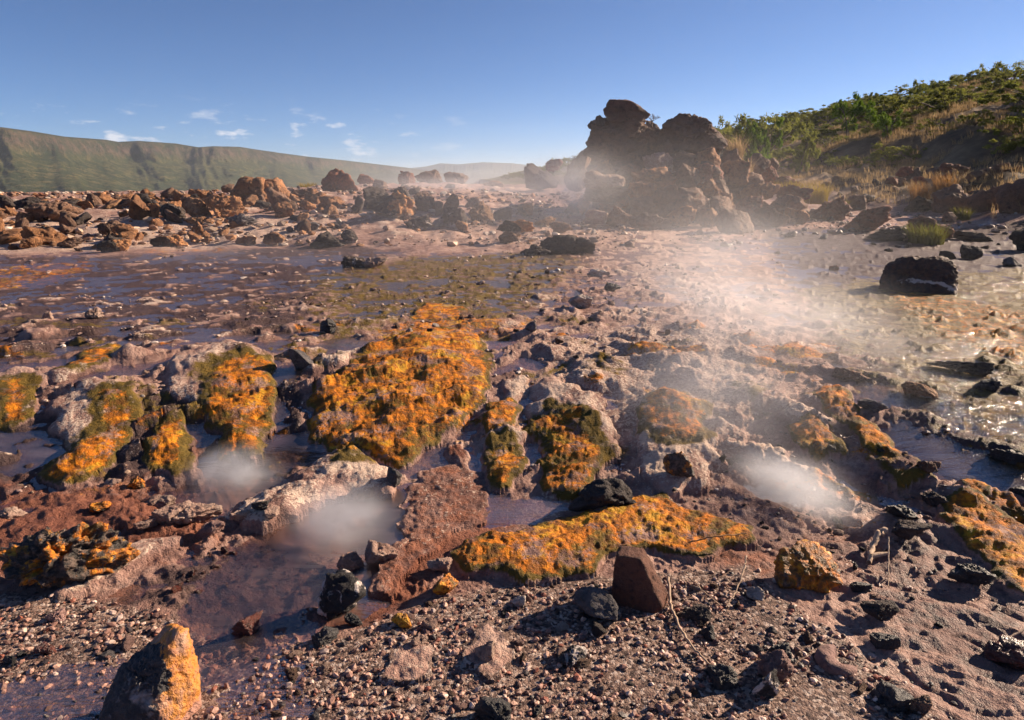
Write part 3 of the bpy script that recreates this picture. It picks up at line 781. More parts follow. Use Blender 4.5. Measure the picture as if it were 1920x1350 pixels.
for k, (nm, lb, ct, *_r) in enumerate(MOUNDS):
    sel = fo == k
    if not sel.any(): continue
    cx, cy_ = MG[k].mean(0)
    org = (cx, cy_, float(macro(cx, cy_)))
    v_, f_, a_ = sub(sel, org)
    tag(link(nm, mesh_np(nm, v_, f_, a_), M['ground'], loc=org), lb, ct, 'algae and sinter mounds of the shelf edge')

# ------------------------------------------------------------------ water: thin sheet over the shelf, runnels and pools
WL = macro(x, y) - 0.004
lvl = 0.010 * fbm2(x * 0.5, y * 0.8, 201, 2)
WL = WL + lvl
def soft(poly, f): return sstep(-f, f, sdf(gpoly(poly), x, y))
wl_left = soft([(-900,455),(300,470),(700,440),(1000,440),(1120,470),(1050,560),(960,640),(940,700),(620,720),(560,860),(440,900),(100,910),(-900,940)], .5)
wl_right = soft([(1480,560),(1650,530),(2300,520),(2300,960),(1920,900),(1740,800),(1600,700)], .4)
wl_pool = soft([(-700,890),(120,910),(420,870),(560,820),(740,930),(760,990),(700,1080),(640,1190),(520,1230),(380,1300),(200,1200),(-700,1180)], .15)
wl_mid = soft([(960,450),(1420,445),(1560,520),(1500,600),(1200,640),(1000,620)], .5)
wl_dry = soft([(1120,640),(1400,560),(1560,700),(1740,900),(1920,1000),(2300,1100),(2300,1700),(700,1700),(640,1230),(700,1130),(760,1010),(930,1000),(1180,930),(1160,800)], .2)
WL += 0.012 * wl_mid + 0.004 * wl_left + 0.005 * wl_right - .004 * shz * (1 - wl_left) * (1 - wl_right) - 0.04 * wl_dry
POOL_Z = -0.398
kp = wl_pool * sstep(-.30, -.36, macro(x, y))
WL = WL * (1 - kp) + POOL_Z * kp
WL -= 0.3 * ch['hill'][near] + 0.25 * bank * sstep(13, 14.5, y)
depth = WL - z
body = np.clip(0.10 + depth * 12.0, 0.05, 0.75) * (1 - 0.68 * wl_pool)
tint = np.clip(np.maximum(wl_right, 0.9 * soft([(560,520),(760,480),(1050,470),(1110,490),(1010,600),(900,620),(660,650),(600,720),(560,700)], .5)), 0, 1)
rip = np.clip(wl_right + 0.3 * (1 - wl_pool), 0, 1)
st_ = 2
ii = np.arange(2, 2 + 560, st_); jj = np.arange(40, 40 + NA, st_)
gx, gy, gz = x[np.ix_(ii, jj)], y[np.ix_(ii, jj)], WL[np.ix_(ii, jj)]
dd = depth[np.ix_(ii, jj)]
mxd = dd.copy()
for a in (-1, 0, 1):
    for b in (-1, 0, 1): mxd = np.maximum(mxd, np.roll(np.roll(dd, a, 0), b, 1))
ok = (mxd > 0.0) & (np.hypot(gx, gy) < 34)
id2 = np.arange(gx.size).reshape(gx.shape)
fw = np.stack([id2[:-1, :-1], id2[:-1, 1:], id2[1:, 1:], id2[1:, :-1]], -1)[:, :, ::-1].reshape(-1, 4)
fw = fw[ok[:-1, :-1].reshape(-1)]
u, inv = np.unique(fw, return_inverse=True)
wv = np.stack([gx, gy, gz], -1).reshape(-1, 3)[u]
wa = np.stack([body[np.ix_(ii, jj)], tint[np.ix_(ii, jj)], rip[np.ix_(ii, jj)]], -1).reshape(-1, 3)[u]
tag(link('water', mesh_np('water', wv, inv.reshape(fw.shape), {'wa': wa}), M['water']), kind='structure')

# ------------------------------------------------------------------ rocks
_ico = {}
def ico(n):
    if n not in _ico:
        bm = bmesh.new(); bmesh.ops.create_icosphere(bm, subdivisions=n, radius=1.0)
        bm.verts.ensure_lookup_table()
        _ico[n] = (np.array([v.co[:] for v in bm.verts]), np.array([[v.index for v in f.verts] for f in bm.faces]))
        bm.free()
    return _ico[n]
def rock_mesh(name, dims, seed, sub=4, cuts=12, rough=1.0, strata=0.0, hull=None, sharp=70.0, pits=0.0, blocky=1.0):
    """angular boulder: a ball cut by planes (or by the hull of given corners), weathered; dims in metres, foot at z=0"""
    U, Fc = ico(sub)
    rs = np.random.RandomState(seed)
    if hull is not None:
        bm = bmesh.new()
        for p in hull: bm.verts.new(p)
        r_ = bmesh.ops.convex_hull(bm, input=bm.verts)
        bm.normal_update()
        pl = [(np.array(f.normal), float(f.normal.dot(f.verts[0].co))) for f in bm.faces]
        bm.free()
        pl = [((n, dd) if dd > 0 else (-n, -dd)) for n, dd in pl]
    else:
        pl = []
        for _ in range(cuts):
            n = rs.normal(size=3); n /= np.linalg.norm(n)
            pl.append((n, rs.uniform(0.45, 0.95)))
        pl.append((np.array((0, 0, -1.0)), 0.55))
    acc = np.zeros(len(U))
    for n, dd in pl:
        k = np.clip(U @ n, 0.02, None) / max(dd, 0.03)
        acc += k ** sharp
    r = acc ** (-1 / sharp)
    r = np.minimum(r, 1.6)
    P = U * r[:, None]
    mn, mx = P.min(0), P.max(0)
    P = (P - (mn + mx) / 2) / (mx - mn)                      # unit box
    so = seed * 3.17
    D = np.array(dims)
    Q = P * D / max(D)                                        # true proportions for noise
    N = U
    dsp = rough * (0.06 * perlin3(Q * 3.2 + so, seed) + 0.055 * perlin3(Q * 7.5 + so, seed + 1) + 0.042 * (1 - 2 * np.abs(perlin3(Q * 11 + so, seed + 2))) + 0.026 * (1 - 2 * np.abs(perlin3(Q * 24 + so, seed + 3))))
    if blocky and sub >= 4:
        nb_ = 16 if sub >= 5 else 9
        C3 = rs.uniform(-.55, .55, (nb_, 3)) * D / max(D)
        mt = np.array((1, 1, 1.7))
        dd_ = np.linalg.norm((Q[:, None, :] + .04 * np.stack([perlin3(Q * 6 + so, seed + 21), perlin3(Q * 6 + so, seed + 22), perlin3(Q * 6 + so, seed + 23)], 1)[:, None, :] - C3[None]) * mt, axis=2)
        o2 = np.argsort(dd_, axis=1)[:, :2]; ar = np.arange(len(Q))
        d1_, d2_ = dd_[ar, o2[:, 0]], dd_[ar, o2[:, 1]]
        dsp += blocky * (rs.uniform(-.07, .07, nb_)[o2[:, 0]] - .06 * np.exp(-(d2_ - d1_) / .022))
    if sub >= 5: dsp += rough * 0.010 * perlin3(Q * 60 + so, seed + 4)
    if pits: dsp -= pits * np.clip(perlin3(Q * 9 + so, seed + 9) - 0.25, 0, 1)
    Q = Q + N * dsp[:, None] * 0.8
    if strata:
        zz = Q[:, 2] + 0.10 * Q[:, 0] + 0.05 * perlin3(Q * 3, seed + 5)
        b = perlin2(zz * 11 + so, zz * 0 + 0.5, seed + 6)
        Q[:, :2] *= (1 + strata * np.sign(b) * np.abs(b) ** 0.6)[:, None]
    mn, mx = Q.min(0), Q.max(0)
    Q = (Q - (mn + mx) / 2) / (mx - mn) * D
    Q[:, 2] += D[2] / 2
    return mesh_np(name, Q, Fc, smooth=True)

_seed = [100]
def place(name, label, cat, x0, x1, yt, yb, mat, group=None, Y=None, sub=None, hull=None, rz=None, flat=None, sink=0.10, depth=None, **kw):
    """a rock whose outline in the survey spans x0..x1, yt..yb; stands on the ground, or on other rocks at distance Y"""
    _seed[0] += 1
    xc = (x0 + x1) / 2
    P = gp(xc, yb) if Y is None else at(xc, yb, Y)
    v = P - CAMP
    dist = float(v @ FW)
    dip = math.atan2(-v[2], math.hypot(v[0], v[1]))
    wpx, hpx = x1 - x0, yb - yt
    w = wpx / FPX * dist
    A = hpx / FPX * dist
    s_, c_0 = max(0.0, math.sin(dip)), math.cos(dip)
    D_ = depth * w if depth else min(0.85 * w, 1.1 * A)
    if s_ > 0.2: D_ = min(D_, 0.75 * A / s_)
    h = max((A - D_ * s_ * 0.75) / c_0, 0.28 * w if flat is None else flat * w)
    h *= 1 + sink
    if sub is None: sub = 6 if wpx > 105 else (5 if wpx > 30 else 4)
    me = rock_mesh(name, (w, D_, h), _seed[0], sub, hull=hull, **kw)
    back = np.array((v[0], v[1], 0)) / math.hypot(v[0], v[1])
    pos = P + back * D_ * 0.42
    if Y is None:
        zb = min(h_at(pos[0], pos[1]), h_at(P[0], P[1]) + 0.05)
    else: zb = P[2]
    az = math.atan2(v[0], v[1])
    o = link(name, me, M[mat] if isinstance(mat, str) else mat, loc=(pos[0], pos[1], zb - sink * h), rz=-az + (rz or 0.0))
    return tag(o, label, cat, group)
def B(x0, x1, yt, yb, mat, label, **kw):
    return place('boulder', label, 'boulder', x0, x1, yt, yb, mat, kw.pop('group', 'boulders on the rock banks'), **kw)
def S(x0, x1, yt, yb, mat, label, **kw):
    return place(kw.pop('name', 'stone'), label, kw.pop('cat', 'stone'), x0, x1, yt, yb, mat, kw.pop('group', None), **kw)

# --- left rock bank, from the back
B(0,38,364,392,'dark','dark boulder at the far left end of the rock bank')
B(36,114,368,394,'dark','long low dark boulder beside the one at the far left end')
B(66,100,361,373,'red','reddish hump peeping over the low dark boulders at far left', Y=26)
B(60,154,380,418,'brown','broad brown boulder with a sunlit right side near the left end of the bank')
B(142,174,374,394,'ochre','small pale-topped ochre boulder behind the broad brown boulder')
B(167,192,363,388,'brown','upright brown rock standing against the green strip at left')
B(244,286,362,412,'ochre','tall blocky ochre boulder with a flat lit top on the left bank', strata=.05)
B(280,304,378,410,'ochre','rounded ochre boulder leaning on the right of the blocky one')
B(304,348,380,412,'dark','dark shadowy boulder right of the blocky ochre boulder')
B(310,346,376,394,'ochre','flat ochre slab perched on the dark shadowy boulder', Y=18.5)
B(334,366,366,392,'brown','brown boulder behind the flat ochre slab')
B(346,398,372,414,'ochre_pale','pale ochre wedge boulder left of the great split boulder')
B(384,460,370,414,'ochre','large angular ochre block at the foot of the great split boulder')
B(370,408,356,380,'ochre','rounded orange boulder on the left shoulder of the great split boulder', Y=19.6)
B(416,440,344,360,'brown','little brown boulder against the skyline left of the great split boulder', Y=21)
B(434,506,330,398,'ochre','great split boulder of the left bank, its shaded left half', Y=20.0, rough=.8,
  hull=[(-.5,-.3,-.4),(-.5,.3,-.4),(.5,-.4,-.5),(.5,.4,-.5),(-.45,-.3,.1),(-.1,-.3,.45),(.4,-.3,.5),(.5,.3,.4),(-.2,.3,.5),(-.5,.2,.1)])
B(496,552,332,392,'ochre','great split boulder of the left bank, its sunlit right half', Y=20.4, rough=.8,
  hull=[(-.5,-.3,-.5),(-.5,.3,-.5),(.5,-.4,-.5),(.5,.4,-.5),(-.5,-.3,.4),(-.1,-.2,.5),(.5,-.1,-.1),(.2,.3,.45),(-.5,.3,.5)])
B(502,558,354,402,'brown','brown block leaning in front of the split boulder\'s sunlit half')
B(516,552,378,408,'ochre','ochre stone wedged under the brown block by the split boulder')
B(552,600,352,378,'brown','low brown boulder right of the split boulder', Y=21)
B(556,580,397,416,'ochre_pale','pale ochre rounded stone right of the split boulder\'s foot')
B(562,594,376,394,'ochre','ochre stone on the white flat right of the split boulder')
B(602,672,314,358,'red','big red-brown boulder standing alone on the skyline', strata=.05)
B(670,702,326,346,'red','small red boulder right of the lone skyline boulder')
B(698,728,334,352,'brown','squat brown boulder near the lone skyline boulder')
B(682,738,350,393,'dark','rough dark boulder, left peak of the dark cluster', sub=5)
B(733,778,349,380,'dark','dark pointed boulder, right peak of the dark cluster', Y=18.6)
B(700,781,362,414,'half','big boulder with orange right underside in front of the dark cluster', rough=1.3)
B(660,684,366,400,'dark','narrow dark boulder at the left of the dark cluster')
B(776,816,362,398,'brown','brown boulder right of the dark cluster')
B(808,832,376,398,'brown','small brown boulder in the gap right of the dark cluster')
B(758,814,401,430,'dark_crust','low black boulder with white speckled crust in mid-field')
B(826,862,367,410,'brown','peaked brown boulder behind the white-crusted one')
B(824,878,388,428,'dark_crust','dark boulder with white crusted cap in mid-field')
B(853,878,414,436,'ochre_pale','small yellowish stone at the foot of the white-crusted boulder')
B(878,932,376,420,'ochre_pale','lumpy pale orange boulder in mid-field', rough=1.3)
B(872,900,371,392,'brown','brown boulder behind the lumpy pale orange one')
B(924,962,388,412,'dark','dark low boulder right of the lumpy pale orange one')
B(969,1001,379,408,'half','upright dark boulder with an orange top in mid-field')
B(930,1004,411,440,'half','overhanging orange-topped cap of the pedestal rock', Y=14.6, sink=0)
B(934,974,434,458,'brown','brown pedestal carrying the orange-topped cap rock')
B(1000,1042,408,428,'ochre_pale','flat pale orange boulder behind the dark hump')
B(1028,1072,416,438,'brown','long brown boulder behind the dark hump')
B(1006,1118,437,478,'dark','broad dark hump of rock before the tall outcrop', sub=5)
B(974,1034,456,480,'dark_crust','small crusted black rocks left of the broad dark hump', flat=.3)
B(1053,1108,367,404,'half','orange-topped boulder at the left foot of the tall outcrop')
# far rocks in the mist
B(832,880,322,352,'brown','hazy rounded boulder in the misty gap', Y=34)
B(776,832,318,346,'brown','hazy wide boulder in the misty gap, left of the rounded one', Y=38)
B(746,780,320,346,'red','hazy reddish boulder farthest left in the misty gap', Y=36)
B(982,1048,306,352,'dark','dark angular slab boulder leaning in the mist left of the outcrop', Y=30,
  hull=[(-.5,-.3,-.5),(-.5,.3,-.5),(.5,-.3,-.5),(.5,.3,-.5),(-.5,-.3,.3),(-.5,.3,.5),(-.3,.2,.5),(.5,0,-.2)])
B(1022,1056,298,320,'red','reddish rock behind the dark slab in the mist', Y=36)
B(905,945,338,352,'ochre_pale','pale low boulder on the whitish rise in the mist', Y=33)
# --- left bank, front row
B(-16,12,406,452,'ochre','bright orange boulder cut by the left picture edge')
B(40,78,443,464,'ochre','small bright orange boulder in front at far left')
B(50,124,424,460,'ochre','rough textured orange boulder behind the small bright one at far left', rough=1.3)
B(112,142,422,442,'brown','brown stone right of the rough orange boulder')
B(112,160,446,466,'brown','dark brown stone with pale right tip on the front of the left bank')
B(188,236,411,442,'brown','rounded brown boulder in the middle of the left bank')
B(212,252,424,446,'ochre','wedge of ochre rock right of the rounded brown boulder')
B(250,270,434,452,'ochre_pale','pale upright stone on the front of the left bank')
B(187,246,447,474,'half','half dark half orange boulder at the water edge on the left')
B(286,354,439,464,'half','flat dark boulder with glowing orange top at the water edge')
B(280,306,409,426,'ochre','small ochre stone below the blocky boulder')
B(346,388,404,421,'ochre_pale','flat pale orange slab below the wedge boulder')
B(428,484,406,430,'grey','grey low boulder below the great split boulder')
B(364,384,410,436,'ochre','triangular ochre chip standing below the wedge boulder')
B(442,482,440,460,'ochre_pale','orange flat stone at the water edge below the split boulder')
B(412,432,432,448,'ochre_pale','small pale orange stone left of the flat stone at the water edge')
B(494,536,432,458,'ochre_pale','pale orange stone cluster piece at the water edge')
B(580,646,432,462,'dark','dark flat boulder at the end of the left bank')
B(552,600,414,432,'grey','grey low stone behind the dark flat boulder at the bank\'s end')
B(640,672,432,458,'dark_crust','crusted stone right of the dark flat boulder')
B(640,690,476,502,'dark_crust','crusted pair of stones in the shallow water mid-left')
B(682,728,480,502,'pale','pale crusted stone beside the crusted pair in the water')
# --- tall outcrop
OG = 'boulders of the tall outcrop'
def O(*a, **k): return B(*a, group=OG, **k)
O(1130,1219,186,232,'brown_dark','overhanging cap boulder on top of the tall outcrop', Y=20.2, sink=0, sub=5, rough=.7, blocky=.5, depth=.9,
  hull=[(-.5,-.3,.05),(-.46,.3,.1),(-.36,-.3,.5),(-.3,.3,.5),(.05,-.3,.42),(.1,.3,.45),(.5,-.2,-.15),(.46,.3,-.1),(.3,-.3,-.5),(-.35,-.3,-.45),(-.35,.3,-.5),(.3,.3,-.5)])
O(1102,1214,212,262,'brown_dark','dark layered slab under the cap boulder', Y=20.2, sink=.1, sub=5, strata=.05, depth=.8)
O(1093,1204,240,292,'brown_dark','jutting layered block below the dark slab of the outcrop', Y=20.1, sink=.1, sub=5, strata=.06, depth=.8)
O(1096,1212,268,332,'brown_dark','lowest dark layer of the outcrop\'s left tower', Y=20.1, sink=.1, sub=5, strata=.06, depth=.9)
O(1116,1134,216,234,'dark','knob of rock beside the cap boulder', Y=20.0)
O(1101,1118,226,240,'dark','small knob at the outer edge of the left tower', Y=19.9)
O(1232,1364,213,290,'brown_dark','big sloping boulder forming the right summit of the outcrop', Y=20.6, sink=.02, rough=.9, blocky=.9, sub=6, depth=.8,
  hull=[(-.5,-.3,-.35),(-.5,.3,-.35),(-.46,-.25,.2),(-.3,-.25,.48),(-.2,.3,.5),(-.05,-.2,.46),(.25,-.2,.15),(.48,-.2,-.2),(.5,.3,-.15),(.46,-.3,-.42),(.3,-.3,-.5),(-.3,-.35,-.5),(.4,.3,-.5),(.2,.3,.25)])
O(1176,1262,226,320,'brown_dark','dark saddle rock between the two summits of the outcrop', Y=21.2, blocky=.5)
O(1056,1108,278,352,'brown','grey-brown shoulder boulder at the outcrop\'s misty left side', Y=22.5)
O(1106,1240,290,402,'brown','great misty core block of the outcrop', Y=21.8, sub=5, depth=.7)
O(1216,1340,290,402,'brown','great core block under the right summit', Y=21.9, sub=5, depth=.7)
O(1190,1272,256,330,'brown','pale weathered block below the saddle of the outcrop', Y=20.2, sub=5)
O(1284,1350,276,324,'ochre','jagged ochre-edged block below the right summit', Y=19.7)
O(1336,1400,278,352,'brown','sloping block right of the jagged ochre-edged one', Y=20.5)
O(1093,1172,320,352,'pale','pale smooth boulder top on the outcrop\'s front left', Y=18.6, rough=.7)
O(1092,1184,332,378,'brown','two-toned overhanging boulder on the outcrop\'s front left', Y=18.7, sub=5)
O(1180,1268,312,364,'ochre','jagged boulder with glowing orange edges on the outcrop\'s front', Y=18.8, sub=5, rough=1.4)
O(1262,1312,306,350,'brown','brown boulder with a lit rim right of the glowing jagged one', Y=19.0)
O(1304,1372,302,376,'brown','dark triangular boulder on the right flank of the outcrop', Y=19.2,
  hull=[(-.5,-.3,-.5),(-.5,.3,-.5),(.5,-.3,-.5),(.5,.3,-.5),(-.4,0,.5),(-.1,-.1,.4),(.4,.1,-.1)])
O(1120,1182,360,408,'ochre','rounded ochre boulder at the front foot of the outcrop')
O(1178,1246,366,414,'brown','brown boulder at the front foot of the outcrop, below the glowing one')
O(1232,1334,350,420,'brown','large shaded boulder at the front middle of the outcrop', sub=5)
O(1298,1348,334,372,'ochre','ochre chunk on the large shaded boulder', Y=18.5)
O(1334,1378,352,400,'ochre_pale','pale-edged boulder at the right front of the outcrop', Y=18.4)
O(1335,1414,393,438,'brown','smooth rounded boulder at the right foot of the outcrop', rough=.6, blocky=.15)
O(1170,1260,398,432,'brown','low hazy boulder at the foot of the outcrop')
O(1392,1446,287,334,'brown','brown boulder on the outcrop\'s right shoulder', Y=23)
O(1436,1460,296,318,'brown','small brown boulder behind the right shoulder', Y=24)
O(1424,1460,310,342,'red','red boulder beside the yellow sedge', Y=22.5)
O(1300,1420,312,396,'brown','broad dark block filling the right heart of the outcrop', Y=21.4, depth=.7)
O(1124,1250,330,408,'brown','broad misty block filling the left heart of the outcrop', Y=20.4, depth=.6)
O(1228,1330,316,400,'brown','rough block in the centre of the outcrop above the shaded boulder', Y=20.4, depth=.7)
O(1366,1430,322,378,'brown','block in the middle of the outcrop\'s right flank', Y=20)
O(1380,1460,340,374,'ochre','flat ochre-edged ledge rock on the right flank', Y=19.6, flat=.2)
O(1358,1440,364,402,'brown','layered ledge on the right flank, left part', strata=.09)
O(1430,1524,364,414,'brown','layered ledge on the right flank, right part', strata=.10, sub=5)
O(1456,1522,346,372,'red','flat reddish rock below the yellow sedge', Y=19.5, flat=.2)
O(1506,1592,366,414,'red','knobbly red-brown rock ending the outcrop on the right', rough=1.5, sub=5)
O(1410,1480,388,428,'brown','shaded low rock at the outcrop\'s right foot')
# --- right bank
RG = 'boulders of the right bank'
def Q_(*a, **k): return B(*a, group=RG, **k)
Q_(1583,1664,384,434,'red','layered red-brown rock standing right of the outcrop', strata=.14, sub=5)
Q_(1582,1622,366,394,'brown','dark boulder behind the layered red-brown rock')
Q_(1626,1702,424,452,'dark','dark flat rock left of the sedge tuft rock', flat=.25)
Q_(1696,1780,406,450,'red','red-topped rock behind the green sedge tuft')
Q_(1766,1792,398,418,'brown','small round boulder right of the red-topped sedge rock')
Q_(1660,1698,324,344,'brown','brown boulder at the left end of the right bank\'s upper row')
Q_(1680,1732,307,336,'brown','tilted boulder in the upper row of the right bank')
Q_(1706,1736,326,348,'red','low red boulder below the tilted one on the right bank')
Q_(1730,1764,309,332,'brown','small brown boulder mid upper row on the right bank')
Q_(1762,1812,309,334,'red','reddish boulder mid upper row on the right bank')
Q_(1808,1856,327,350,'brown','flat brown boulder on the right bank')
Q_(1822,1856,310,326,'brown','small boulder behind the flat brown one on the right bank')
Q_(1850,1890,318,342,'brown','brown boulder toward the right end of the upper row')
Q_(1808,1876,346,398,'brown','big shaded block in the right bank', sub=5)
Q_(1866,1940,332,404,'brown','biggest shaded block at the right picture edge', sub=5)
Q_(1745,1808,346,400,'brown','upright boulder with a red lit edge between the rust grass and the big blocks')
Q_(1696,1748,368,398,'dark','dark low boulder left of the upright red-edged one')
Q_(1558,1594,320,346,'brown','angular brown boulder at the foot of the hillside')
Q_(1590,1612,326,342,'brown','small boulder right of the angular one at the hillside foot')
Q_(1604,1630,333,348,'dark','dark small boulder at the hillside foot')
Q_(1538,1560,334,350,'brown','small brown boulder left of the angular one at the hillside foot')
Q_(1892,1950,422,472,'dark','dark boulder cut by the right picture edge in mid-field')
Q_(1780,1856,430,452,'dark','low dark ledge in the wet flat on the right', flat=.2)
Q_(1800,1838,458,486,'dark','small dark peak of rock behind the white-banded boulder')
Q_(1680,1710,312,330,'red','small red boulder peeping behind the tilted one', Y=27)
# boulder with white band, mid right: built of a body and its pale band
wb = S(1654,1784,474,548,'whiteband','lone dark boulder with a white band standing in the wet flat', name='boulder', cat='boulder', sub=6, rough=.8, blocky=.25, flat=.3,
  hull=[(-.5,-.4,-.5),(-.5,.4,-.5),(.5,-.4,-.5),(.5,.4,-.5),(-.5,-.2,.05),(-.2,-.2,.45),(.1,-.1,.5),(.35,-.1,.4),(.5,-.1,.1),(.3,.3,.45),(-.3,.3,.4)])
def mod_band():
    t = NT('white_banded_dark_rock'); v, tc, oi = objvec(t)
    sp = t.add('ShaderNodeSeparateXYZ'); t.set(sp.inputs[0], tc.outputs['Generated'])
    n1 = t.noise(v, 5, 5, .6); n2 = t.noise(v, 22, 4, .6)
    k = t.math('ADD', t.math('SUBTRACT', sp.outputs[2], t.math('MULTIPLY', sp.outputs[0], -0.12)), t.rng(n1, .3, .7, -.13, .13))
    band = t.math('MULTIPLY', t.rng(k, .34, .36), t.rng(k, .47, .45))
    band = t.math('MULTIPLY', band, t.rng(t.math('ADD', sp.outputs[0], t.rng(n1, .3, .7, -.2, .2)), .30, .36))
    c = t.mix(t.rng(n2, .4, .65), (0.05, 0.034, 0.028), (0.105, 0.056, 0.037))
    c = t.mix(band, c, (0.50, 0.42, 0.36))
    c = t.mix(t.rng(k, .1, .05), c, (0.45, 0.4, 0.36))
    t.principled(c, .75, .35, t.bump(n2, .9, .03)); return t.m
wb.data.materials[0] = mod_band()

# --- stones in the shallows and the foreground
S(544,592,652,696,'grey','round grey-white stone on the shelf beside the green runnel', rough=.5, blocky=.15)
S(600,631,596,626,'black','dark grey stone in shallow water above the round pale one', rough=.6)
S(984,1006,612,634,'grey','small grey pebble-like stone right of the golden crust', rough=.5)
S(1132,1164,531,549,'black','dark flat stone on the steamy flat in mid-field')
S(1064,1112,548,582,'white','knobbly yellowish-white crust lump on the shelf', rough=1.5)
S(1100,1144,504,520,'white','flat whitish crust slab left of the dark flat stone')
S(1554,1572,496,507,'red','tiny red block on the bright wet flat')
S(162,194,578,600,'pale','pale lit stone in the dark water at far left', rough=1.2)
S(80,100,586,602,'pale','small pale stone left of the lit one in the dark water')
S(1738,1850,668,700,'black','long black wet rock in the olive pool', sub=5, flat=.18)
S(1826,1872,706,736,'black','black pointed wet stone in the olive pool')
S(1690,1754,716,746,'ochre_pale','glowing yellow crust slab by the olive pool', flat=.25)
S(1606,1660,750,776,'grey','grey crusted plate left of the olive pool', flat=.22)
S(1560,1632,690,716,'brown','brown ridge stone at the edge of the olive pool', flat=.22)
S(1856,1936,842,872,'black','black slab in green water at the right edge', flat=.25)
S(1894,1940,902,936,'black','black stone at the right edge below the slab')
S(1724,1776,912,944,'dark','dark brown stone above the wrinkled mat on the right')
S(1716,1752,878,904,'brown','brown stone beside the brown algae hummock')
S(1740,1762,850,874,'brown','small upright brown stone near the green channel')
S(1658,1716,952,990,'black','black porous stone resting on a grey one at right')
S(1672,1736,978,1022,'dark','dark grey porous stone under the black one at right')
S(1064,1192,896,972,'dark','large black boulder lying on the yellow algae bank', sub=5, name='boulder', cat='boulder', rough=.9)
M['chestnut'] = rock_mat('chestnut_stone', (0.20, 0.082, 0.05), (0.15, 0.062, 0.04), (0.07, 0.035, 0.028), 8.0)
S(1144,1252,1028,1142,'chestnut','split chestnut-brown stone with a smooth flat face in the foreground', sub=5, rough=.35, sharp=70, depth=.7, flat=.8,
  blocky=.12, hull=[(-.5,-.3,-.5),(.25,-.5,-.5),(.5,.0,-.5),(.5,.4,-.5),(-.5,.4,-.5),(-.46,-.15,.5),(.0,-.2,.5),(.02,.3,.5),(-.4,.3,.5),(.5,.1,-.25),(.40,-.36,-.3)])
S(1074,1158,1092,1172,'grey','rounded grey slab with yellow lichen half sunk in the gravel', rough=.5, blocky=.15, flat=.3)
S(1266,1332,1126,1164,'dark','flat charcoal shard right of the long twig', flat=.22)
S(1308,1342,1170,1200,'black','small black stone with pale edge under the charcoal shard')
S(1322,1382,1242,1294,'black','black broken stone at the foot of the long twig')
S(1404,1456,1252,1314,'blackwhite','black stone with a bright face at the bottom right of centre', rough=.9)
S(1436,1486,1200,1254,'black','black slate piece behind the pink crust', flat=.3)
S(1418,1482,1212,1284,'pink','long pink crust piece leaning on black slate', flat=.4)
S(1630,1702,1276,1332,'black','big rounded black stone near the bottom right', rough=.7)
S(1698,1742,1292,1334,'brown','brown stone beside the big rounded black stone')
S(1630,1684,1176,1214,'black','smooth oval black stone on the wet mud', rough=.6, blocky=.15)
S(1612,1678,1118,1168,'dark','dark flaky stone above the oval black one')
S(1594,1632,1086,1112,'black','thin black flake embedded in wet mud', flat=.2)
S(1780,1856,1056,1102,'black','black ledge stone with green slime beneath the wrinkled mat', flat=.25)
S(1848,1940,1182,1242,'redwet','dark red stone at the right edge', rough=1.0)
S(1398,1432,1098,1130,'white','whitish crust lump on the gravel right of centre')
S(1448,1572,1012,1108,'mossy','oval stone carpeted with olive and orange algae', sub=5, rough=.7, name='boulder', cat='boulder')
S(1042,1102,1206,1250,'blackwhite','black and white broken stone in the middle of the gravel')
S(886,960,1300,1368,'black','black angular stone cut by the bottom edge', rough=.6)
S(594,690,1058,1156,'blackwhite','dark boulder with white crust on top, standing in the pool', sub=5, name='boulder', cat='boulder', depth=.8)
S(632,684,1016,1064,'pale','upright beige crust horn behind the white-topped boulder', rough=1.4)
S(684,748,1006,1060,'pale','curved beige crust piece beside the crust horn', rough=1.4)
S(586,637,1170,1210,'black','rough black cinder stone at the pool edge', rough=1.3)
S(646,680,1142,1170,'black','small black cinder at the foot of the white-topped boulder', rough=1.2)
S(434,496,1126,1184,'redwet','wet dark red stone in the pool', rough=.7)
S(204,388,1212,1384,'twotone','charcoal and orange wedge-shaped stone at the bottom left corner', sub=6, rough=.6, blocky=.35, depth=.75, flat=.9, sink=.04, name='boulder', cat='boulder', sharp=60,
  hull=[(-.5,-.2,-.5),(-.42,.3,-.5),(.1,-.5,-.5),(.42,-.2,-.5),(.48,.3,-.5),(-.46,-.1,-.2),(.0,-.38,-.15),(.22,-.1,.38),(.36,-.05,.5),(.45,.05,.42),(.46,0,-.05),(.4,-.25,-.1),(.25,.25,.42),(-.2,.2,.1)])
S(18,258,958,1108,'mossy_dark','big dark clump overgrown with orange algae at lower left', sub=6, rough=1.7, name='boulder', cat='boulder', depth=.55, flat=.3, pits=.2)
S(288,416,932,988,'pale','flat beige crust plate with a dark hole at lower left', rough=1.0, flat=.2)
S(270,328,916,946,'pale','beige stone behind the flat crust plate', rough=.9)
S(256,300,974,1000,'pale','pale pointed stone left of the flat crust plate')
S(240,271,886,914,'mossy','small square yellow algae-covered stone in the left pool')
S(198,228,892,914,'pale','small beige stone beside the square yellow one')
S(172,210,938,962,'mossy','small golden algae knob in the left shallows')
S(6,50,944,972,'pale','small pale crust at the left edge of the shallows', rough=1.5)
S(434,476,966,990,'pale','beige pebble cluster stone below the crust arch', rough=1.5)
S(476,510,956,984,'black','black round pebble below the crust arch', rough=.6)
S(498,528,964,988,'pale','oval pale pebble right of the black one below the arch', rough=.5)
S(374,424,976,1012,'pink','pinkish stone in the shallows below the flat crust plate')
S(498,540,888,914,'pale','square beige stone left of the crust arch')
S(726,756,880,922,'grey','grey upright stone at the right end of the crust arch')
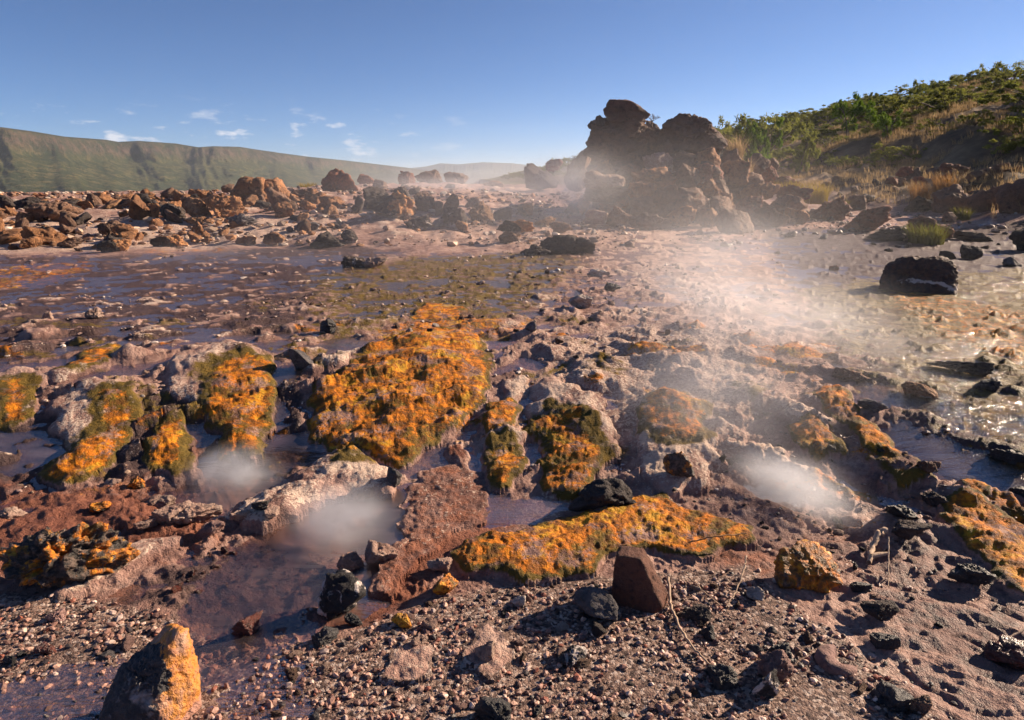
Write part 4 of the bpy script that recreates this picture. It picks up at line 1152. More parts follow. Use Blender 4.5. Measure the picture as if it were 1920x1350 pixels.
S(1240,1300,858,916,'mossy_dark','dark algae-topped stone on white crust above the yellow bank')
S(810,862,1068,1118,'mossy','crusty olive-topped stone at the left end of the yellow bank', rough=1.4)
S(800,850,1040,1076,'pale','beige crust lump at the left end of the yellow bank', rough=1.3)
S(1186,1230,1290,1316,'white','white stone chip on the gravel at bottom') if False else None
S(890,930,1206,1246,'pale','pale limy lump on the pink mud tongue', rough=.8)
S(956,986,1110,1140,'white','white angular chip on the gravel left of the grey slab')
S(734,772,1148,1180,'mossy','round knob with a yellow algae spot in the mud', rough=.8)
S(790,822,1158,1186,'pale','round beige mud knob right of the yellow-spotted one', rough=.7)
S(770,804,1190,1216,'pale','beige mud knob above the cracked mud mound', rough=.7)
S(300,318,1188,1206,'white','single white pebble in the shallow gravel at lower left', rough=.4, blocky=.15)
S(90,126,1140,1166,'pink','pinkish flat pebble in the shallow gravel at lower left')
S(70,104,1204,1232,'redwet','reddish chip in the shallow gravel at lower left')

JB = [(1100,1150,300,338,20.0),(1150,1206,306,350,19.6),(1206,1262,286,330,19.8),(1262,1300,282,316,19.8),(1300,1352,306,346,19.2),(1352,1400,300,344,19.9),
      (1180,1226,340,380,18.6),(1226,1276,346,392,18.2),(1276,1330,350,396,18.3),(1330,1372,366,404,18.0),(1376,1424,366,402,18.6),(1246,1300,384,422,17.0),
      (1300,1344,388,424,17.0),(1140,1184,384,418,17.0),(1098,1136,392,420,17.0),(1400,1446,396,424,17.4),(1440,1490,330,362,21.0),(1404,1440,336,366,20.4),(1470,1512,388,420,17.8),(1350,1392,418,440,16.0)]
for n_, (a, b, c, e_, yy) in enumerate(JB):
    kd = ('ochre', 'brown', 'pale', 'brown', 'red', 'ochre')[n_ % 6]
    wd = {'ochre': 'ochre', 'brown': 'brown', 'pale': 'beige', 'red': 'reddish'}[kd]
    pl = 'upper' if e_ < 352 else ('middle' if e_ < 400 else 'lowest'); sd = 'left' if (a + b) / 2 < 1210 else ('central' if (a + b) / 2 < 1330 else 'right-hand')
    O(a - 4, b + 4, c, e_, kd, f'{wd} angular block in the {pl} {sd} part of the outcrop\'s jumble', Y=yy, sub=5)
# pink crescent of crust: bent bar
def crescent():
    P0 = gp(1577, 1272); n = 26; m_ = 12
    s_ = 0.052 * np.linalg.norm(P0 - CAMP) / 2.0
    V_, F_ = [], []
    for i in range(n + 1):
        t = i / n; a = R(70) + t * R(215)
        rx, ry = 0.065, 0.055
        c = np.array((math.cos(a) * rx, math.sin(a) * ry, 0))
        wd = (0.034 * math.sin(math.pi * min(1, t * 0.9 + 0.09)) ** 0.5 + 0.004)
        for j in range(m_):
            b = 2 * math.pi * j / m_
            V_.append((c[0] + math.cos(a) * math.cos(b) * wd, c[1] + math.sin(a) * math.cos(b) * wd, 0.014 + math.sin(b) * wd * 0.75))
    for i in range(n):
        for j in range(m_): F_.append((i * m_ + j, i * m_ + (j + 1) % m_, (i + 1) * m_ + (j + 1) % m_, (i + 1) * m_ + j))
    V_ = np.array(V_)
    V_ += 0.010 * np.stack([perlin3(V_ * 22, 7), perlin3(V_ * 22, 8), perlin3(V_ * 22, 9)], 1)
    pos = gp(1577, 1240)
    o = link('crust_crescent', mesh_np('crust_crescent', V_, F_), M['pink'], loc=(pos[0], pos[1], h_at(pos[0], pos[1])), rz=R(20))
    tag(o, 'pink crescent-shaped crust lying on the gravel at lower right', 'stone')
crescent()

# ------------------------------------------------------------------ twigs
def tube(pts, r0, r1, seed=0, sides=6):
    pts = [np.array(p, float) for p in pts]; V_, F_ = [], []
    n = len(pts)
    for i, p in enumerate(pts):
        t = pts[min(i + 1, n - 1)] - pts[max(i - 1, 0)]; t /= np.linalg.norm(t) + 1e-9
        a = np.cross(t, (0.31, 0.2, 0.93)); a /= np.linalg.norm(a) + 1e-9; b = np.cross(t, a)
        r = r0 + (r1 - r0) * i / (n - 1)
        r *= 1 + 0.2 * math.sin(i * 2.7 + seed)
        for k in range(sides):
            q = 2 * math.pi * k / sides
            V_.append(p + a * math.cos(q) * r + b * math.sin(q) * r)
    for i in range(n - 1):
        for k in range(sides): F_.append((i * sides + k, i * sides + (k + 1) % sides, (i + 1) * sides + (k + 1) % sides, (i + 1) * sides + k))
    return V_, F_
def twig(name, label, px, r0, r1, mat, lifts, wig=0.006, forks=()):
    rnd = random.Random(hash(label) % 1000 if False else len(label) * 7)
    ctrl = []
    for (a, b), l in zip(px, lifts):
        q = gp(a, b, l); ctrl.append(np.array((q[0], q[1], h_at(q[0], q[1]) + l)))
    pts = []
    for i in range(len(ctrl) - 1):
        for s in range(7):
            t = s / 7; pts.append(ctrl[i] * (1 - t) + ctrl[i + 1] * t + np.array([rnd.uniform(-wig, wig) for _ in range(3)]) * (0 if s == 0 else 1))
    pts.append(ctrl[-1])
    V_, F_ = tube(pts, r0, r1)
    for i0, dx, dy, dz, ln in forks:
        p = pts[i0]; n0 = len(V_)
        v2, f2 = tube([p, p + np.array((dx, dy, dz)) * ln * .5, p + np.array((dx * 1.1, dy, dz * .8)) * ln], r1 * 1.3, r1 * .6)
        V_ += v2; F_ += [tuple(q + n0 for q in f) for f in f2]
    V_ = np.array(V_); org = V_.mean(0); org[2] = V_[:, 2].min()
    tag(link(name, mesh_np(name, V_ - org, F_), M[mat], loc=org), label, 'twig')
twig('twig', 'long curved bleached twig on the gravel right of the brown stone', [(1253,1083),(1256,1130),(1272,1170),(1300,1215),(1334,1247)], .0075, .0035, 'twig', [.05,.02,.02,.025,.02], .003)
twig('twig', 'thin forked pale twig right of the brown stone', [(1400,1042),(1394,1070),(1380,1110),(1361,1139)], .0045, .002, 'twig', [.09,.06,.03,.015], .004, [(9,-1,0,.1,.05)])
twig('twig', 'rusty thin twig lying across the yellow algae bank', [(1290,1031),(1340,1012),(1400,996)], .004, .003, 'twig_dark', [.03,.08,.10], .003)
twig('twig', 'straight upright straw beside the driftwood at right', [(1666,1005),(1667,1045),(1667,1089)], .004, .003, 'twig', [.09,.045,.01], .001)
twig('driftwood', 'short gnarled driftwood piece beside the black porous stones', [(1662,998),(1646,1004),(1636,1024),(1630,1050)], .018, .012, 'twig', [.06,.05,.03,.015], .006, [(18,1,.2,.1,.09)])
twig('twig', 'pale stick poking in from the right edge', [(1942,1160),(1890,1184),(1860,1196)], .005, .004, 'twig', [.05,.03,.01], .002)
twig('twig', 'faint thin twig on the gravel left of the forked one', [(1290,1082),(1320,1110),(1350,1136)], .003, .002, 'twig', [.02,.015,.01], .003)

# ------------------------------------------------------------------ rubble: countable small rocks of the banks
rnd = random.Random(11)
protos = {}
CW = {'ochre': 'ochre', 'ochre_pale': 'pale ochre', 'brown': 'brown', 'red': 'red', 'dark': 'dark', 'pale': 'beige', 'white': 'white', 'dark_crust': 'white-flecked dark', 'grey': 'grey', 'black': 'black', 'redwet': 'wet red', 'pink': 'pink'}
def proto(kind, i):
    if (kind, i) not in protos:
        rs = random.Random(hash((len(kind), i)) % 99991)
        me = rock_mesh('rubble', (1, rs.uniform(.7, 1), rs.uniform(.45, .8)), 900 + i * 13 + len(kind), 4, cuts=10, rough=1.1)
        me.materials.append(M[kind]); protos[(kind, i)] = me
    return protos[(kind, i)]
def rubble(n, poly, size, kinds, label, group, name='rubble_stone', lowx=None):
    g = gpoly(poly); mn, mx = g.min(0), g.max(0); k = 0; tries = 0
    while k < n and tries < n * 60:
        tries += 1
        X_, Y_ = rnd.uniform(mn[0], mx[0]), rnd.uniform(mn[1], mx[1])
        if sdf(g, np.array([X_]), np.array([Y_]))[0] < 0: continue
        s_ = size[0] + (size[1] - size[0]) * rnd.random() ** 2.2
        kd = rnd.choice(kinds)
        o = link(name, proto(kd, rnd.randrange(6)), loc=(X_, Y_, h_at(X_, Y_) - 0.12 * s_), rz=rnd.uniform(0, 6.28))
        o.rotation_euler = (rnd.uniform(-.3, .3), rnd.uniform(-.3, .3), rnd.uniform(0, 6.28))
        o.scale = (s_, s_, s_ * rnd.uniform(.7, 1.1))
        cw = CW[kd]; big = 'larger' if s_ > size[0] + .45 * (size[1] - size[0]) else 'small'
        tag(o, label.replace('small ', f'{big} {cw} ', 1), 'stone', f'{big} {cw} {group}'); k += 1
rubble(230, [(-60,470),(180,470),(420,455),(640,440),(640,372),(300,372),(0,380),(-60,390)], (.14, .75), ['ochre','ochre_pale','brown','ochre','dark','ochre_pale'],
       'small rubble stone among the larger ochre boulders of the left bank', 'rubble of the left bank')
rubble(70, [(600,440),(900,440),(1000,470),(1120,480),(1120,390),(900,350),(640,352)], (.08, .45), ['dark_crust','pale','brown','white','dark'],
       'small crusted stone scattered among the mid-field boulders', 'stones of the mid-field', 'crusted_stone')
rubble(60, [(1100,470),(1500,480),(1900,500),(1900,410),(1600,400),(1400,440),(1120,430)], (.06, .34), ['dark','brown','dark_crust','grey'],
       'small stone on the wet flat below the outcrop', 'stones of the wet flat', 'dark_stone')
rubble(40, [(1540,352),(1920,330),(1990,400),(1700,400),(1560,372)], (.2, .8), ['brown','dark','red'],
       'small stone among the boulders of the right bank', 'rubble of the right bank')
rubble(90, [(100,650),(500,560),(900,520),(1300,520),(1500,640),(1480,760),(1160,700),(960,690),(930,640),(560,640)], (.025, .10), ['pale','white','dark_crust','brown'],
       'small crust chip on the water-washed shelf', 'crust chips of the shelf', 'crust_chip')
rubble(70, [(1180,930),(1440,820),(1700,840),(1760,1000),(1900,1200),(1500,1100),(1420,1040)], (.02, .07), ['pale','dark','brown','black'],
       'small stone on the wet mud slope at right', 'stones of the mud slope', 'small_stone')
rubble(90, [(440,1000),(560,1010),(640,1060),(580,1100),(300,1120),(300,1060),(380,1030)], (.015, .05), ['redwet'],
       'small knob in the shallow pool at lower left', 'red knobs in the pool', 'red_knob')

# ------------------------------------------------------------------ gravel bed (too many to count) and its larger pebbles
rs = np.random.RandomState(3)
def gravel(n, xr, yr, smin, smax, power):
    X_ = rs.uniform(*xr, n); Y_ = rs.uniform(*yr, n)
    hz, i, j = h_many(X_, Y_)
    gm = ch['gravel'][i, j]
    own_ = own_full[i, j]
    k = (gm > rs.uniform(0.25, 0.75, n)) & (own_ < 0) & (perlin2(X_ * 3.2, Y_ * 3.2, 77) > rs.uniform(-.75, .05, n))
    X_, Y_, hz = X_[k], Y_[k], hz[k]
    n = len(X_)
    U, Fc = ico(1)
    s_ = smin + (smax - smin) * rs.random_sample(n) ** power
    A = rs.uniform(0, 6.283, n)
    sc3 = np.stack([s_ * rs.uniform(.8, 1.35, n), s_ * rs.uniform(.6, 1.0, n), s_ * rs.uniform(.4, .75, n)], 1)
    VV = U[None] * sc3[:, None, :] * rs.uniform(.74, 1.18, (n, len(U), 1))
    tl = rs.uniform(-.5, .5, n)[:, None]
    xx, zz = VV[..., 0] * np.cos(tl) - VV[..., 2] * np.sin(tl), VV[..., 0] * np.sin(tl) + VV[..., 2] * np.cos(tl)
    x2 = xx * np.cos(A)[:, None] - VV[..., 1] * np.sin(A)[:, None]
    y2 = xx * np.sin(A)[:, None] + VV[..., 1] * np.cos(A)[:, None]
    VV = np.stack([x2 + X_[:, None], y2 + Y_[:, None], zz + (hz + 0.25 * s_)[:, None]], -1)
    pal = np.array([(.10,.06,.05),(.20,.12,.095),(.30,.19,.15),(.40,.28,.22),(.52,.43,.37),(.045,.038,.037),(.22,.085,.055),(.28,.24,.22),(.16,.10,.08)])
    pc = np.array((1.12, .98, .92)) * pal[rs.choice(len(pal), n, p=[.16,.2,.16,.11,.06,.12,.07,.05,.07])] * rs.uniform(.9, 1.35, (n, 1))
    FF = (Fc[None] + (np.arange(n) * len(U))[:, None, None]).reshape(-1, 3)
    return VV.reshape(-1, 3), FF, np.repeat(pc, len(U), 0)
_ico[1] = None
def ico0():
    bm = bmesh.new(); bmesh.ops.create_icosphere(bm, subdivisions=1, radius=1.0)
    r = (np.array([v.co[:] for v in bm.verts]), np.array([[v.index for v in f.verts] for f in bm.faces])); bm.free(); return r
_ico[1] = ico0()
parts = [gravel(15500, (-2.3, 2.4), (1.15, 2.75), .0035, .019, 3.0), gravel(4500, (-2.6, 2.6), (1.9, 3.0), .004, .017, 2.6)]
VV, FF, CC, off = [], [], [], 0
for a, b, c in parts:
    VV.append(a); FF.append(b + off); CC.append(c); off += len(a)
tag(link('gravel', mesh_np('gravel', np.concatenate(VV), np.concatenate(FF), {'gc': np.concatenate(CC)}, smooth=False), M['gravel']),
    'mixed brown and pinkish gravel covering the foreground', 'gravel', kind='stuff')
def fragments(name, label, n, xr, yr, smin, smax, pal, seed, keep):
    r = np.random.RandomState(seed)
    X_ = r.uniform(*xr, n); Y_ = r.uniform(*yr, n)
    hz, i, j = h_many(X_, Y_)
    k = keep(X_, Y_, i, j) & (rpf[i, j] < r.uniform(.0, .6, n) + .05 * (seed > 62)) & (own_full[i, j] < 0) & (np.abs(X_) < Y_ * .95 + 1)
    X_, Y_, hz = X_[k], Y_[k], hz[k]; n = len(X_)
    U, Fc = ico(1)
    s_ = smin + (smax - smin) * r.random_sample(n) ** 2.5
    A = r.uniform(0, 6.283, n)[:, None]
    VV = U[None] * np.stack([s_ * r.uniform(.8, 1.5, n), s_ * r.uniform(.6, 1.0, n), s_ * r.uniform(.35, .7, n)], 1)[:, None, :] * r.uniform(.7, 1.2, (n, len(U), 1))
    x2 = VV[..., 0] * np.cos(A) - VV[..., 1] * np.sin(A); y2 = VV[..., 0] * np.sin(A) + VV[..., 1] * np.cos(A)
    VV = np.stack([x2 + X_[:, None], y2 + Y_[:, None], VV[..., 2] + (hz + .2 * s_)[:, None]], -1)
    pc = np.array(pal)[r.randint(0, len(pal), n)] * r.uniform(.7, 1.2, (n, 1))
    FF = (Fc[None] + (np.arange(n) * len(U))[:, None, None]).reshape(-1, 3)
    tag(link(name, mesh_np(name, VV.reshape(-1, 3), FF, {'gc': np.repeat(pc, len(U), 0)}, smooth=False), M['gravel']), label, 'gravel', kind='stuff')
dpt = np.full((nr, nc), 0.0); dpt[near] = depth
rpf = np.zeros((nr, nc)); rpf[near] = rp
clump = lambda X_, Y_, s, t: perlin2(X_ * s, Y_ * s, 301) > t
PALE = [(.45,.32,.25),(.38,.25,.2),(.55,.46,.4),(.25,.15,.12),(.16,.1,.08),(.33,.22,.15)]
fragments('crust_fragments', 'tiny pale crust fragments strewn over the near shelf', 5200, (-6, 6.5), (3.6, 8.5), .006, .03, PALE, 61,
          lambda X_, Y_, i, j: clump(X_, Y_, 1.6, .08) & (dpt[i, j] < .004) & (ch['gravel'][i, j] < .4))
fragments('crust_fragments', 'tiny pale crust fragments strewn over the far shelf', 6500, (-13, 15), (7.5, 19), .012, .055, PALE, 62,
          lambda X_, Y_, i, j: clump(X_, Y_, .7, -.05) & (dpt[i, j] < .006) & ((X_ > -1) | (perlin2(X_ * 2, Y_ * 2, 9) > .25)))
fragments('rubble_fragments', 'small broken ochre fragments between the boulders of the left bank', 5500, (-26, 3), (14, 29), .03, .14,
          [(.4,.2,.09),(.3,.15,.07),(.45,.32,.22),(.2,.11,.07),(.09,.06,.05),(.5,.4,.32)], 63, lambda X_, Y_, i, j: clump(X_, Y_, .5, -.25))
fragments('crust_fragments', 'tiny dark and pale flakes on the wet mud slope at lower right', 3200, (.5, 3.4), (1.3, 4.4), .003, .016, [(.12,.08,.07),(.3,.2,.16),(.05,.045,.045),(.42,.3,.24)], 66, lambda X_, Y_, i, j: clump(X_, Y_, 3.0, .0) & (ch['gravel'][i, j] < .5))
fragments('rubble_fragments', 'small dark stone fragments on the flat below the right bank', 3000, (4, 24), (13, 27), .02, .11,
          [(.12,.08,.06),(.2,.12,.09),(.07,.055,.05),(.3,.22,.18)], 64, lambda X_, Y_, i, j: clump(X_, Y_, .5, -.1))
k = 0
gpl = gpoly(REGIONS[-4][3]) if REGIONS[-4][0] == 'gravel' else None
while k < 230:
    X_, Y_ = rnd.uniform(-2.0, 2.0), rnd.uniform(1.2, 2.9)
    hz, i, j = h_many(np.array([X_]), np.array([Y_]))
    if ch['gravel'][i[0], j[0]] < .6 or own_full[i[0], j[0]] >= 0: continue
    s_ = .026 + .045 * rnd.random() ** 2.5
    kd = rnd.choice(['pale', 'pink', 'white', 'grey', 'black', 'brown', 'redwet', 'pink', 'dark', 'brown'])
    o = link('pebble', proto(kd, rnd.randrange(6)), loc=(X_, Y_, hz[0] - .1 * s_))
    o.rotation_euler = (rnd.uniform(-.4, .4), rnd.uniform(-.4, .4), rnd.uniform(0, 6.28)); o.scale = (s_, s_ * rnd.uniform(.6, 1), s_ * rnd.uniform(.6, 1))
    tag(o, f'{CW[kd]} pebble lying loose on the foreground gravel', 'pebble', f'{CW[kd]} pebbles on the gravel bed'); k += 1

# ------------------------------------------------------------------ grass tufts, bushes, dry grass
def blades(n, rad_, hgt, wid, lean, seed, segs=3):
    r = np.random.RandomState(seed); V_, F_ = [], []
    for i in range(n):
        a = r.uniform(0, 6.283); q = rad_ * math.sqrt(r.uniform()) ; bx, by = q * math.cos(a), q * math.sin(a)
        d_ = r.uniform(0, 6.283) * .35 + a * .65; h = hgt * r.uniform(.5, 1.1); ln = lean * r.uniform(.3, 1.2) * h
        pa = d_ + 1.57; n0 = len(V_)
        for s in range(segs + 1):
            t = s / segs; w = wid * (1 - t) ** .7 * .5 + .0005
            cx, cy__ = bx + math.cos(d_) * ln * t * t, by + math.sin(d_) * ln * t * t
            z_ = h * (t - .25 * lean * t * t)
            V_ += [(cx - math.cos(pa) * w, cy__ - math.sin(pa) * w, z_), (cx + math.cos(pa) * w, cy__ + math.sin(pa) * w, z_)]
        F_ += [(n0 + 2 * s, n0 + 2 * s + 1, n0 + 2 * s + 3, n0 + 2 * s + 2) for s in range(segs)]
    return V_, F_
def tuft(x0, x1, yt, yb, mat, label, n=260, Y=None, lean=.6):
    P = gp((x0 + x1) / 2, yb) if Y is None else at((x0 + x1) / 2, yb, Y)
    dist = float((P - CAMP) @ FW); w = (x1 - x0) / FPX * dist; h = (yb - yt) / FPX * dist
    V_, F_ = blades(n, w * .33, h * 1.1, .022, lean, int(x0))
    z_ = (h_at(P[0], P[1]) if Y is None else P[2]) - .04
    tag(link('sedge_tuft', mesh_np('sedge_tuft', V_, F_), M[mat], loc=(P[0], P[1] + w * .15, z_)), label, 'grass tuft', 'sedge tufts among the rocks')
tuft(1452,1512,334,374,'yellowgrass','yellow-green sedge clump on the outcrop\'s right flank, left half', 380, Y=20.6)
tuft(1500,1566,338,380,'yellowgrass','golden sedge clump on the outcrop\'s right flank, right half', 380, Y=20.4)
tuft(1706,1752,336,376,'rustgrass','rust-coloured dry sedge clump on the right bank', 260)
tuft(1748,1806,320,358,'rustgrass','tall dry sedge above the upright boulder on the right bank', 260, Y=23)
tuft(1700,1786,412,458,'greengrass','dark green sedge tuft in front of the red-topped rock', 420)
tuft(1790,1826,382,412,'greengrass','small green sedge tuft left of the big shaded blocks', 160)
tuft(1362,1400,250,300,'straw','pale straw tuft at the right end of the outcrop\'s summit', 200, Y=21)
tuft(1376,1420,290,330,'straw','straw tuft below the summit boulder', 160, Y=22)
tuft(1566,1600,372,396,'yellowgrass','low yellowish sedge patch behind the knobbly red-brown rock', 160)
tuft(196,242,364,378,'leaf_bright','left strip of low green growth behind the left bank', 300, Y=30)
tuft(284,306,358,374,'leaf_bright','small green growth behind the blocky ochre boulder', 200, Y=30)
tuft(326,362,360,376,'yellowgrass','yellow-green growth behind the brown boulder', 260, Y=30)
tuft(552,600,340,354,'yellowgrass','green-yellow growth right of the split boulder', 300, Y=32)

def bush_meshes(seed, flat=1.0, nleaf=2600, wide=1.0, leaf=.075):
    """unit bush about 1 m tall: stems, and a crown of many small leaves in uneven clumps"""
    r = np.random.RandomState(seed)
    sv, sf = [], []
    tips = []
    for b in range(7):
        a = r.uniform(0, 6.283); ln = r.uniform(.55, .9); o_ = r.uniform(.15, .55) * wide
        p0 = np.array((0, 0, -.05)); p1 = np.array((math.cos(a) * o_ * .35, math.sin(a) * o_ * .35, ln * .45)); p2 = np.array((math.cos(a) * o_, math.sin(a) * o_, ln * .85))
        v, f = tube([p0, p1, p2], .022, .008, b, 5); sf += [tuple(q + len(sv) for q in g) for g in f]; sv += v
        tips += [p1, p2]
        for c in range(3):
            a2 = a + r.uniform(-1.2, 1.2); p3 = p2 + np.array((math.cos(a2) * .22 * wide, math.sin(a2) * .22 * wide, r.uniform(-.08, .16)))
            v, f = tube([p1 * .4 + p2 * .6, (p2 + p3) / 2, p3], .009, .004, c, 4); sf += [tuple(q + len(sv) for q in g) for g in f]; sv += v
            tips.append(p3)
    tips = np.array(tips)
    cl = tips[r.randint(0, len(tips), 46)] + r.normal(0, .09, (46, 3)) * (wide, wide, flat * .8)
    cr = r.uniform(.05, .15, 46)
    k = r.randint(0, 46, nleaf)
    dv = r.normal(size=(nleaf, 3)); dv /= np.linalg.norm(dv, axis=1)[:, None]
    P = cl[k] + dv * (cr[k] * r.uniform(.2, 1.1, nleaf))[:, None] * (1, 1, .75)
    P[:, 2] = np.abs(P[:, 2]) + .02
    d1 = r.normal(size=(nleaf, 3)); d1 /= np.linalg.norm(d1, axis=1)[:, None]
    d2 = np.cross(d1, r.normal(size=(nleaf, 3))); d2 /= np.linalg.norm(d2, axis=1)[:, None]
    L = leaf * r.uniform(.35, .8, nleaf)[:, None]
    V_ = np.stack([P - d1 * L * .5, P + d2 * L * .32, P + d1 * L * .5], 1).reshape(-1, 3)
    F_ = np.arange(nleaf * 3).reshape(-1, 3)
    return mesh_np('crown', V_, F_, smooth=False), mesh_np('trunk', sv, sf)
BM = []
for i in range(5):
    c, t_ = bush_meshes(40 + i, 1.0, 4300, 1.0 + .15 * i, .14); c.materials.append(M['leaf']); t_.materials.append(M['bark']); BM.append((c, t_))
cb, tb = bush_meshes(77, 1.0, 3400, 1.1, .15); cb.materials.append(M['leaf_bright']); tb.materials.append(M['bark'])
ca, ta = bush_meshes(78, .4, 2800, 1.5, .12); ca.materials.append(M['leaf']); ta.materials.append(M['bark'])
def bare_mesh(seed):
    r = np.random.RandomState(seed); V_, F_ = [], []
    def grow(p, d, ln, rad_, lev):
        q = p + d * ln
        v, f = tube([p, (p + q) / 2 + r.normal(0, .03, 3) * ln, q], rad_, rad_ * .6, lev, 4)
        n0 = len(V_); V_.extend(v); F_.extend([tuple(i_ + n0 for i_ in g) for g in f])
        if lev < 4:
            for _ in range(3 if lev else 5):
                d2 = d + r.normal(0, .55, 3); d2[2] = abs(d2[2]) * .7 + .08; d2 /= np.linalg.norm(d2)
                grow(q, d2, ln * r.uniform(.55, .8), rad_ * .6, lev + 1)
    grow(np.array((0, 0, -.05)), np.array((0, 0, 1.0)), .26, .03, 0)
    return mesh_np('branches', V_, F_)
BR = [bare_mesh(5), bare_mesh(9)]
for b in BR: b.materials.append(M['bark'])
def bush(pos, h, label, group=None, kind=None, name='bush', w=1.0, cat='bush'):
    e = bpy.data.objects.new(name, None); col.objects.link(e); e.empty_display_size = .2
    e.location = pos; e.rotation_euler = (0, 0, rnd.uniform(0, 6.28)); e.scale = (h * w, h * w, h)
    if kind is None: kind = rnd.choice(BM)
    for nm, me in (('crown', kind[0]), ('trunk', kind[1])):
        o = bpy.data.objects.new(nm, me); col.objects.link(o); o.parent = e
    return tag(e, label, cat, group)
def bare(pos, h, label):
    e = bpy.data.objects.new('thorn_shrub', rnd.choice(BR)); col.objects.link(e)
    e.location = pos; e.rotation_euler = (0, 0, rnd.uniform(0, 6.28)); e.scale = (h * 1.25, h * 1.25, h)
    return tag(e, label, 'shrub', 'bare shrubs of the hillside')
def hillpos(X_, Y_): return (X_, Y_, h_at(X_, Y_) - .05)
# bushes that stand out
def bush_px(x0, x1, yt, yb, Y, label, kind, name='bush', cat='bush'):
    P = at((x0 + x1) / 2, yb, Y); dist = float((P - CAMP) @ FW)
    z_ = h_at(P[0], P[1]); top = P[2] + (yb - yt) / FPX * dist
    h = max(top - z_, .6); w = (x1 - x0) / FPX * dist
    return bush((P[0], P[1], z_ - .05), h, label, 'standout bushes of the hillside', kind, name, w / h / 1.35, cat)
bush_px(1368,1470,208,262,46,'flat-topped green acacia above the right end of the outcrop',(ca,ta),'acacia_tree','tree')
bush_px(1398,1480,212,258,44,'bright green bush just right of the flat-topped acacia',(cb,tb))
bush_px(1412,1454,256,288,30,'small bright yellow-green bush below the flat-topped acacia',(cb,tb))
bush_px(1566,1628,168,206,58,'light green acacia rising on the hill crest',(cb,tb),'acacia_tree','tree')
bush_px(1636,1700,200,236,44,'bright green bush on the middle of the hillside',(cb,tb))
bush_px(1706,1736,150,170,70,'dark round bush on the crest right of the light green acacia',BM[0])
bush_px(1850,1920,116,160,58,'feathery acacia on the skyline at upper right',(ca,ta),'acacia_tree','tree')
bush_px(1480,1530,240,262,40,'green bush left of the bare thorn shrub on the slope',BM[1])
for (a, b, h, lb) in [(1600,262,1.9,'large bare thorn shrub in the middle of the hillside'), (1476,262,1.1,'small bare thorn shrub near the bright yellow-green bush'), (1545,308,1.7,'wide bare shrub low on the hillside')]:
    P = gp(a, b); bare(hillpos(P[0], P[1]), h, lb)
P = at(1222, 236, 20.8); bare((P[0], P[1], P[2]), .55, 'dry twiggy shrub in the notch beside the cap boulder')
P = at(1086, 292, 23); bare((P[0], P[1], P[2] - .3), .7, 'thin bare shrub on the misty shoulder left of the outcrop')
n = 0
while n < 235:
    Y_ = rnd.uniform(24, 170); xh = rnd.uniform(22, 70) if Y_ < 120 else rnd.uniform(16, 80)
    X_ = xh - .048 * Y_
    if abs(X_ / Y_) > .95 or X_ < 2: continue
    if xh < 30 and rnd.random() < .7: continue
    h = rnd.uniform(.8, 2.1)
    zn = 'low on' if xh < 34 else ('halfway up' if xh < 50 else 'near the crest of')
    sz = 'small' if h < 1.2 else ('middling' if h < 1.65 else 'tall')
    bush(hillpos(X_, Y_), h, f'{sz} green scrub bush {zn} the right hillside', f'{sz} scrub {zn} the hillside', w=rnd.uniform(1.2, 2.0)); n += 1
n = 0
while n < 55:
    Y_ = rnd.uniform(26, 62); xh = rnd.uniform(21, 36); X_ = xh - .048 * Y_
    if X_ / Y_ > .95 or X_ / Y_ < .3: continue
    bush(hillpos(X_, Y_), rnd.uniform(.5, 1.2), 'low dark scrub bush on the steep bank of the right hillside', 'scrub of the steep bank', w=rnd.uniform(1, 1.7)); n += 1
n = 0
while n < 60:
    Y_ = rnd.uniform(190, 600); xh = rnd.uniform(14, 80); X_ = xh - .048 * Y_
    bush(hillpos(X_, Y_), rnd.uniform(1.5, 3.4), 'distant scrub bush on the far end of the hillside', 'far scrub of the hillside', w=1.5); n += 1

# dry grass of the hillside: uncountable
rs = np.random.RandomState(8)
V_, F_ = [], []
nclump = 0
gv, gf = [], []
tmpl = [blades(11, .2, .36, .018, .8, 300 + i, 2) for i in range(8)]
NB = 12000
Y_ = 17 + 60 * rs.random_sample(NB) ** 1.2; xh = rs.uniform(14.5, 52, NB); X_ = xh - .048 * Y_
kk = (np.abs(X_ / Y_) < 1.0) & (perlin2(X_ * .22, Y_ * .22, 5) > -.45)
X_, Y_ = X_[kk], Y_[kk]
hz, _, _ = h_many(X_, Y_)
off = 0
for i in range(len(X_)):
    v, f = tmpl[i % 8]
    v = np.array(v) * rs.uniform(.7, 1.35)
    gv.append(v + (X_[i], Y_[i], hz[i] - .03)); gf.append(np.array(f) + off); off += len(v)
tag(link('dry_grass', mesh_np('dry_grass', np.concatenate(gv), np.concatenate(gf)), M['straw']), 'dry straw-coloured grass covering the right hillside', 'grass', kind='stuff')

